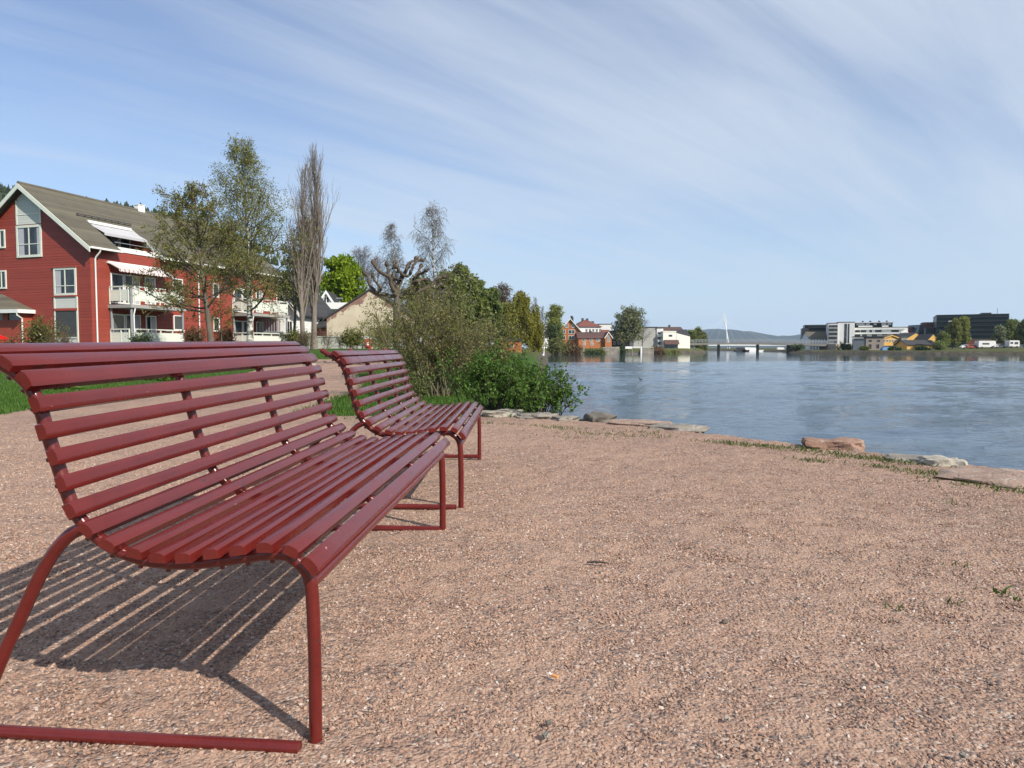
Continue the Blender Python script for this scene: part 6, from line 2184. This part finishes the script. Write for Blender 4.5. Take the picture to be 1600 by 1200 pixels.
# weeds creeping over the edge of the gravel
wx, wy = [], []
WQ = ((770, 661, 130, .16, .05), (835, 664, 120, .2, .04), (880, 668, 180, .18, .06), (905, 676, 160, .2, .05), (958, 672, 60, .1, .05), (975, 679, 170, .18, .05), (1012, 675, 120, .1, .05), (1040, 681, 60, .1, .04), (905, 684, 90, .2, .04),
                            (1132, 691, 260, .12, .05), (1180, 695, 300, .13, .05), (1223, 698, 200, .12, .05), (1270, 703, 180, .2, .05), (1290, 708, 220, .18, .05), (1262, 717, 90, .08, .04), (1282, 720, 70, .05, .03), (1340, 715, 160, .2, .04),
                            (1385, 717, 420, .13, .06), (1382, 728, 160, .08, .04), (1430, 724, 160, .16, .04), (1475, 742, 180, .12, .05), (1500, 745, 320, .16, .06), (1540, 758, 200, .16, .05), (1590, 766, 200, .14, .05), (1455, 737, 120, .1, .04),
                            (1562, 924, 40, .03, .015), (1600, 935, 30, .03, .015), (1412, 954, 16, .02, .01), (1510, 945, 16, .02, .01), (1494, 885, 24, .03, .015), (1498, 787, 30, .06, .02), (600, 645, 160, .25, .06), (565, 655, 200, .3, .06), (520, 648, 160, .3, .06))
for (px, py, n, sx_, sy_) in WQ:
    n = int(n * .45) if py < 800 else max(5, n // 4)
    r_ = (CZ - .02) * F / (py - HOR)
    cxw = (px - 800) / F * r_
    wx.append(cxw + rs.normal(0, sx_, n))
    wy.append(r_ + rs.normal(0, sy_ * 1.6, n) - .55 * (np.array(wx[-1]) - cxw))
blades('weeds', 'small green weeds creeping over the gravel along the edge stones', np.concatenate(wx), np.concatenate(wy), .010, .038, .009, 'weed_blade', 9, cat='weeds', lean=1.4)


# hostas in the lawn
def hosta(px, py, Y, R_, seed, label):
    x = atx(px, Y)
    rs_ = np.random.RandomState(seed)
    V, Q, o = [], [], 0
    for k in range(46):
        a = rs_.uniform(0, 6.283)
        el = rs_.uniform(.35, 1.2)
        L2 = R_ * rs_.uniform(.5, 1.0)
        d = np.array([math.cos(a) * math.cos(el), math.sin(a) * math.cos(el), math.sin(el)])
        s_ = np.array([-math.sin(a), math.cos(a), 0])
        p0_ = np.array([rs_.normal(0, R_ * .15), rs_.normal(0, R_ * .15), 0])
        p1_ = p0_ + d * L2 * .6
        p2_ = p1_ + (d * .5 + np.array([math.cos(a), math.sin(a), -.55]) * .5) * L2 * .6
        wq = R_ * .17
        V += [p0_ - s_ * .01, p0_ + s_ * .01, p1_ + s_ * wq, p1_ - s_ * wq, p2_ + s_ * .01, p2_ - s_ * .01]
        Q += [(o, o + 1, o + 2, o + 3), (o + 3, o + 2, o + 4, o + 5)]
        o += 6
    return tag(quads('hosta_plant', np.array(V), np.array(Q), M['leaf_hosta'], loc=(x, Y, gz(x, Y))), label, 'plant', group='leafy plants in the lawn')


for i, (px, py, Y, R_, lab) in enumerate(((100, 607, 15.2, .42, 'pale green broad leafed plant seen between slats at the left'), (232, 595, 18.5, .42, 'broad leafed plant left of two behind the near backrest'), (262, 592, 18.2, .36, 'broad leafed plant right of two behind the near backrest'), (50, 612, 14.6, .25, 'small leafy plant near the left lawn edge'))):
    hosta(px, py, Y, R_, 300 + i, lab)

# ------------------------------------------------------------------ small things
g = at(865, 1060, 1.0)
def gpt(px, py, h=0.0):
    r = FW + Vector(((px - 800) / F, 0, 0)) + UP * ((600 - py) / F)
    return Vector((0, 0, CZ)) + r * ((h - CZ) / r.z)


p = gpt(865, 1060, .012)
cg = thing('cigarette_butt', 'orange and white cigarette butt lying on the gravel', 'litter', tuple(p), .9)
MB().tube([(0, -.014, .008), (0, .006, .008)], .0042, 10).build('filter', M['filter_orange'], cg, smooth=40)
MB().tube([(0, .0062, .008), (0, .016, .010)], .0040, 10).build('paper', M['white_paint'], cg, smooth=40)
p = gpt(933, 882, .016)
tag(MB().tube([(-.045, .004, .008), (-.01, 0, .012), (.03, -.004, .010), (.05, -.012, .008)], [.004, .005, .004, .002], 6).build('twig', M['twig_dark'], loc=tuple(p)), 'short dark twig lying on the gravel', 'twig')
for i, (px, py, s_, mt, lab) in enumerate(((1133, 972, .017, 'rock_dark2', 'dark pebble lying apart in the middle of the gravel'), (853, 1150, .016, 'rock_grey', 'grey pebble at the bottom of the picture right of the front leg'), (1505, 1182, .014, 'rock_grey', 'bluish grey pebble near the bottom right corner'), (857, 1131, .013, 'rock_dark2', 'dark pebble just above the grey bottom pebble'), (1137, 1124, .012, 'rock_pale', 'pale pebble low in the middle of the gravel'))):
    p = gpt(px, py, .015)
    o_ = rock('pebble', lab, px, py, 2.0, s_ * .75, s_ * .6, s_ * .45, mt, i, seed=500 + i, cat='pebble')
    o_.location = (p.x, p.y, .018)


# birds
def duck(loc, rz, name, label, s_, mt, white=False):
    t = thing(name, label, 'bird', loc, rz)
    mb = MB()
    secs = [(-.24, .02, .10), (-.20, .06, .085), (-.10, .105, .07), (.02, .115, .065), (.12, .095, .07), (.19, .05, .085), (.215, .02, .095)]
    k = 10
    vs, fs = [], []
    for (x, r, z) in secs:
        for j in range(k):
            a = 2 * math.pi * j / k
            vs.append((x * s_, r * math.cos(a) * s_, (z + r * .75 * math.sin(a)) * s_))
    for i in range(len(secs) - 1):
        for j in range(k):
            fs.append((i * k + j, i * k + (j + 1) % k, (i + 1) * k + (j + 1) % k, (i + 1) * k + j))
    fs.append(tuple(range(k))[::-1])
    fs.append(tuple((len(secs) - 1) * k + j for j in range(k)))
    mb.add(vs, fs)
    nk = .30 if not white else .62
    neck = [(.15, 0, .10), (.19, 0, .10 + nk * .35), (.185, 0, .10 + nk * .7), (.21, 0, .10 + nk), (.25, 0, .10 + nk * 1.0), (.275, 0, .08 + nk)]
    mb.tube([tuple(c * s_ for c in p_) for p_ in neck], [.05 * s_, .035 * s_, .03 * s_, .045 * s_, .035 * s_, .018 * s_], 8)
    mb.build('body', M[mt], t, smooth=60)
    MB().tube([(.272 * s_, 0, (.08 + nk) * s_), (.33 * s_, 0, (.06 + nk) * s_)], [.018 * s_, .008 * s_], 6).build('bill', M['bill_orange'], t)


p = at(1001, 600, 46.0)
duck((p.x, 46.0, WATER), 2.6, 'duck', 'dark duck swimming alone in the middle of the river', .48, 'duck_brown')
p = at(847, 558, 185)
duck((p.x, 185.0, WATER), 0.6, 'swan', 'white swan far off beside the willow bank', 3.2, 'feather_white', True)
p = at(557, 385, 130)
gull = thing('gull', 'small gull flying above the bare trees', 'bird', tuple(p), .5)
MB().tube([(-.28, 0, 0), (-.1, 0, .02), (.12, 0, .02), (.25, 0, .02)], [.02, .08, .08, .02], 8).build('body', M['feather_white'], gull, smooth=60)
for s_ in (-1, 1):
    MB().hexa([(-.08, .05 * s_, .03), (.10, .05 * s_, .03), (.08, .45 * s_, .16), (-.06, .45 * s_, .16), (-.08, .05 * s_, .05), (.10, .05 * s_, .05), (.08, .45 * s_, .175), (-.06, .45 * s_, .175)]).hexa(
        [(-.06, .45 * s_, .16), (.08, .45 * s_, .16), (-.10, .85 * s_, .06), (-.15, .85 * s_, .06), (-.06, .45 * s_, .175), (.08, .45 * s_, .175), (-.10, .85 * s_, .068), (-.15, .85 * s_, .068)]).build('wing', M['feather_white'], gull)
# ------------------------------------------------------------------ air: thin blue haze over the valley
hm = bpy.data.materials.new('haze_air')
hm.use_nodes = True
ht = hm.node_tree
ht.nodes.clear()
pv = ht.nodes.new('ShaderNodeVolumePrincipled')
pv.inputs['Color'].default_value = (0.62, 0.78, 1.0, 1)
pv.inputs['Density'].default_value = 0.00008
pv.inputs['Anisotropy'].default_value = 0.0
ho = ht.nodes.new('ShaderNodeOutputMaterial')
lk(ht, pv.outputs[0], ho.inputs['Volume'])
tag(MB().box(-3600, 3600, -300, 9300, -6, 330).build('haze', hm), kind='stuff')
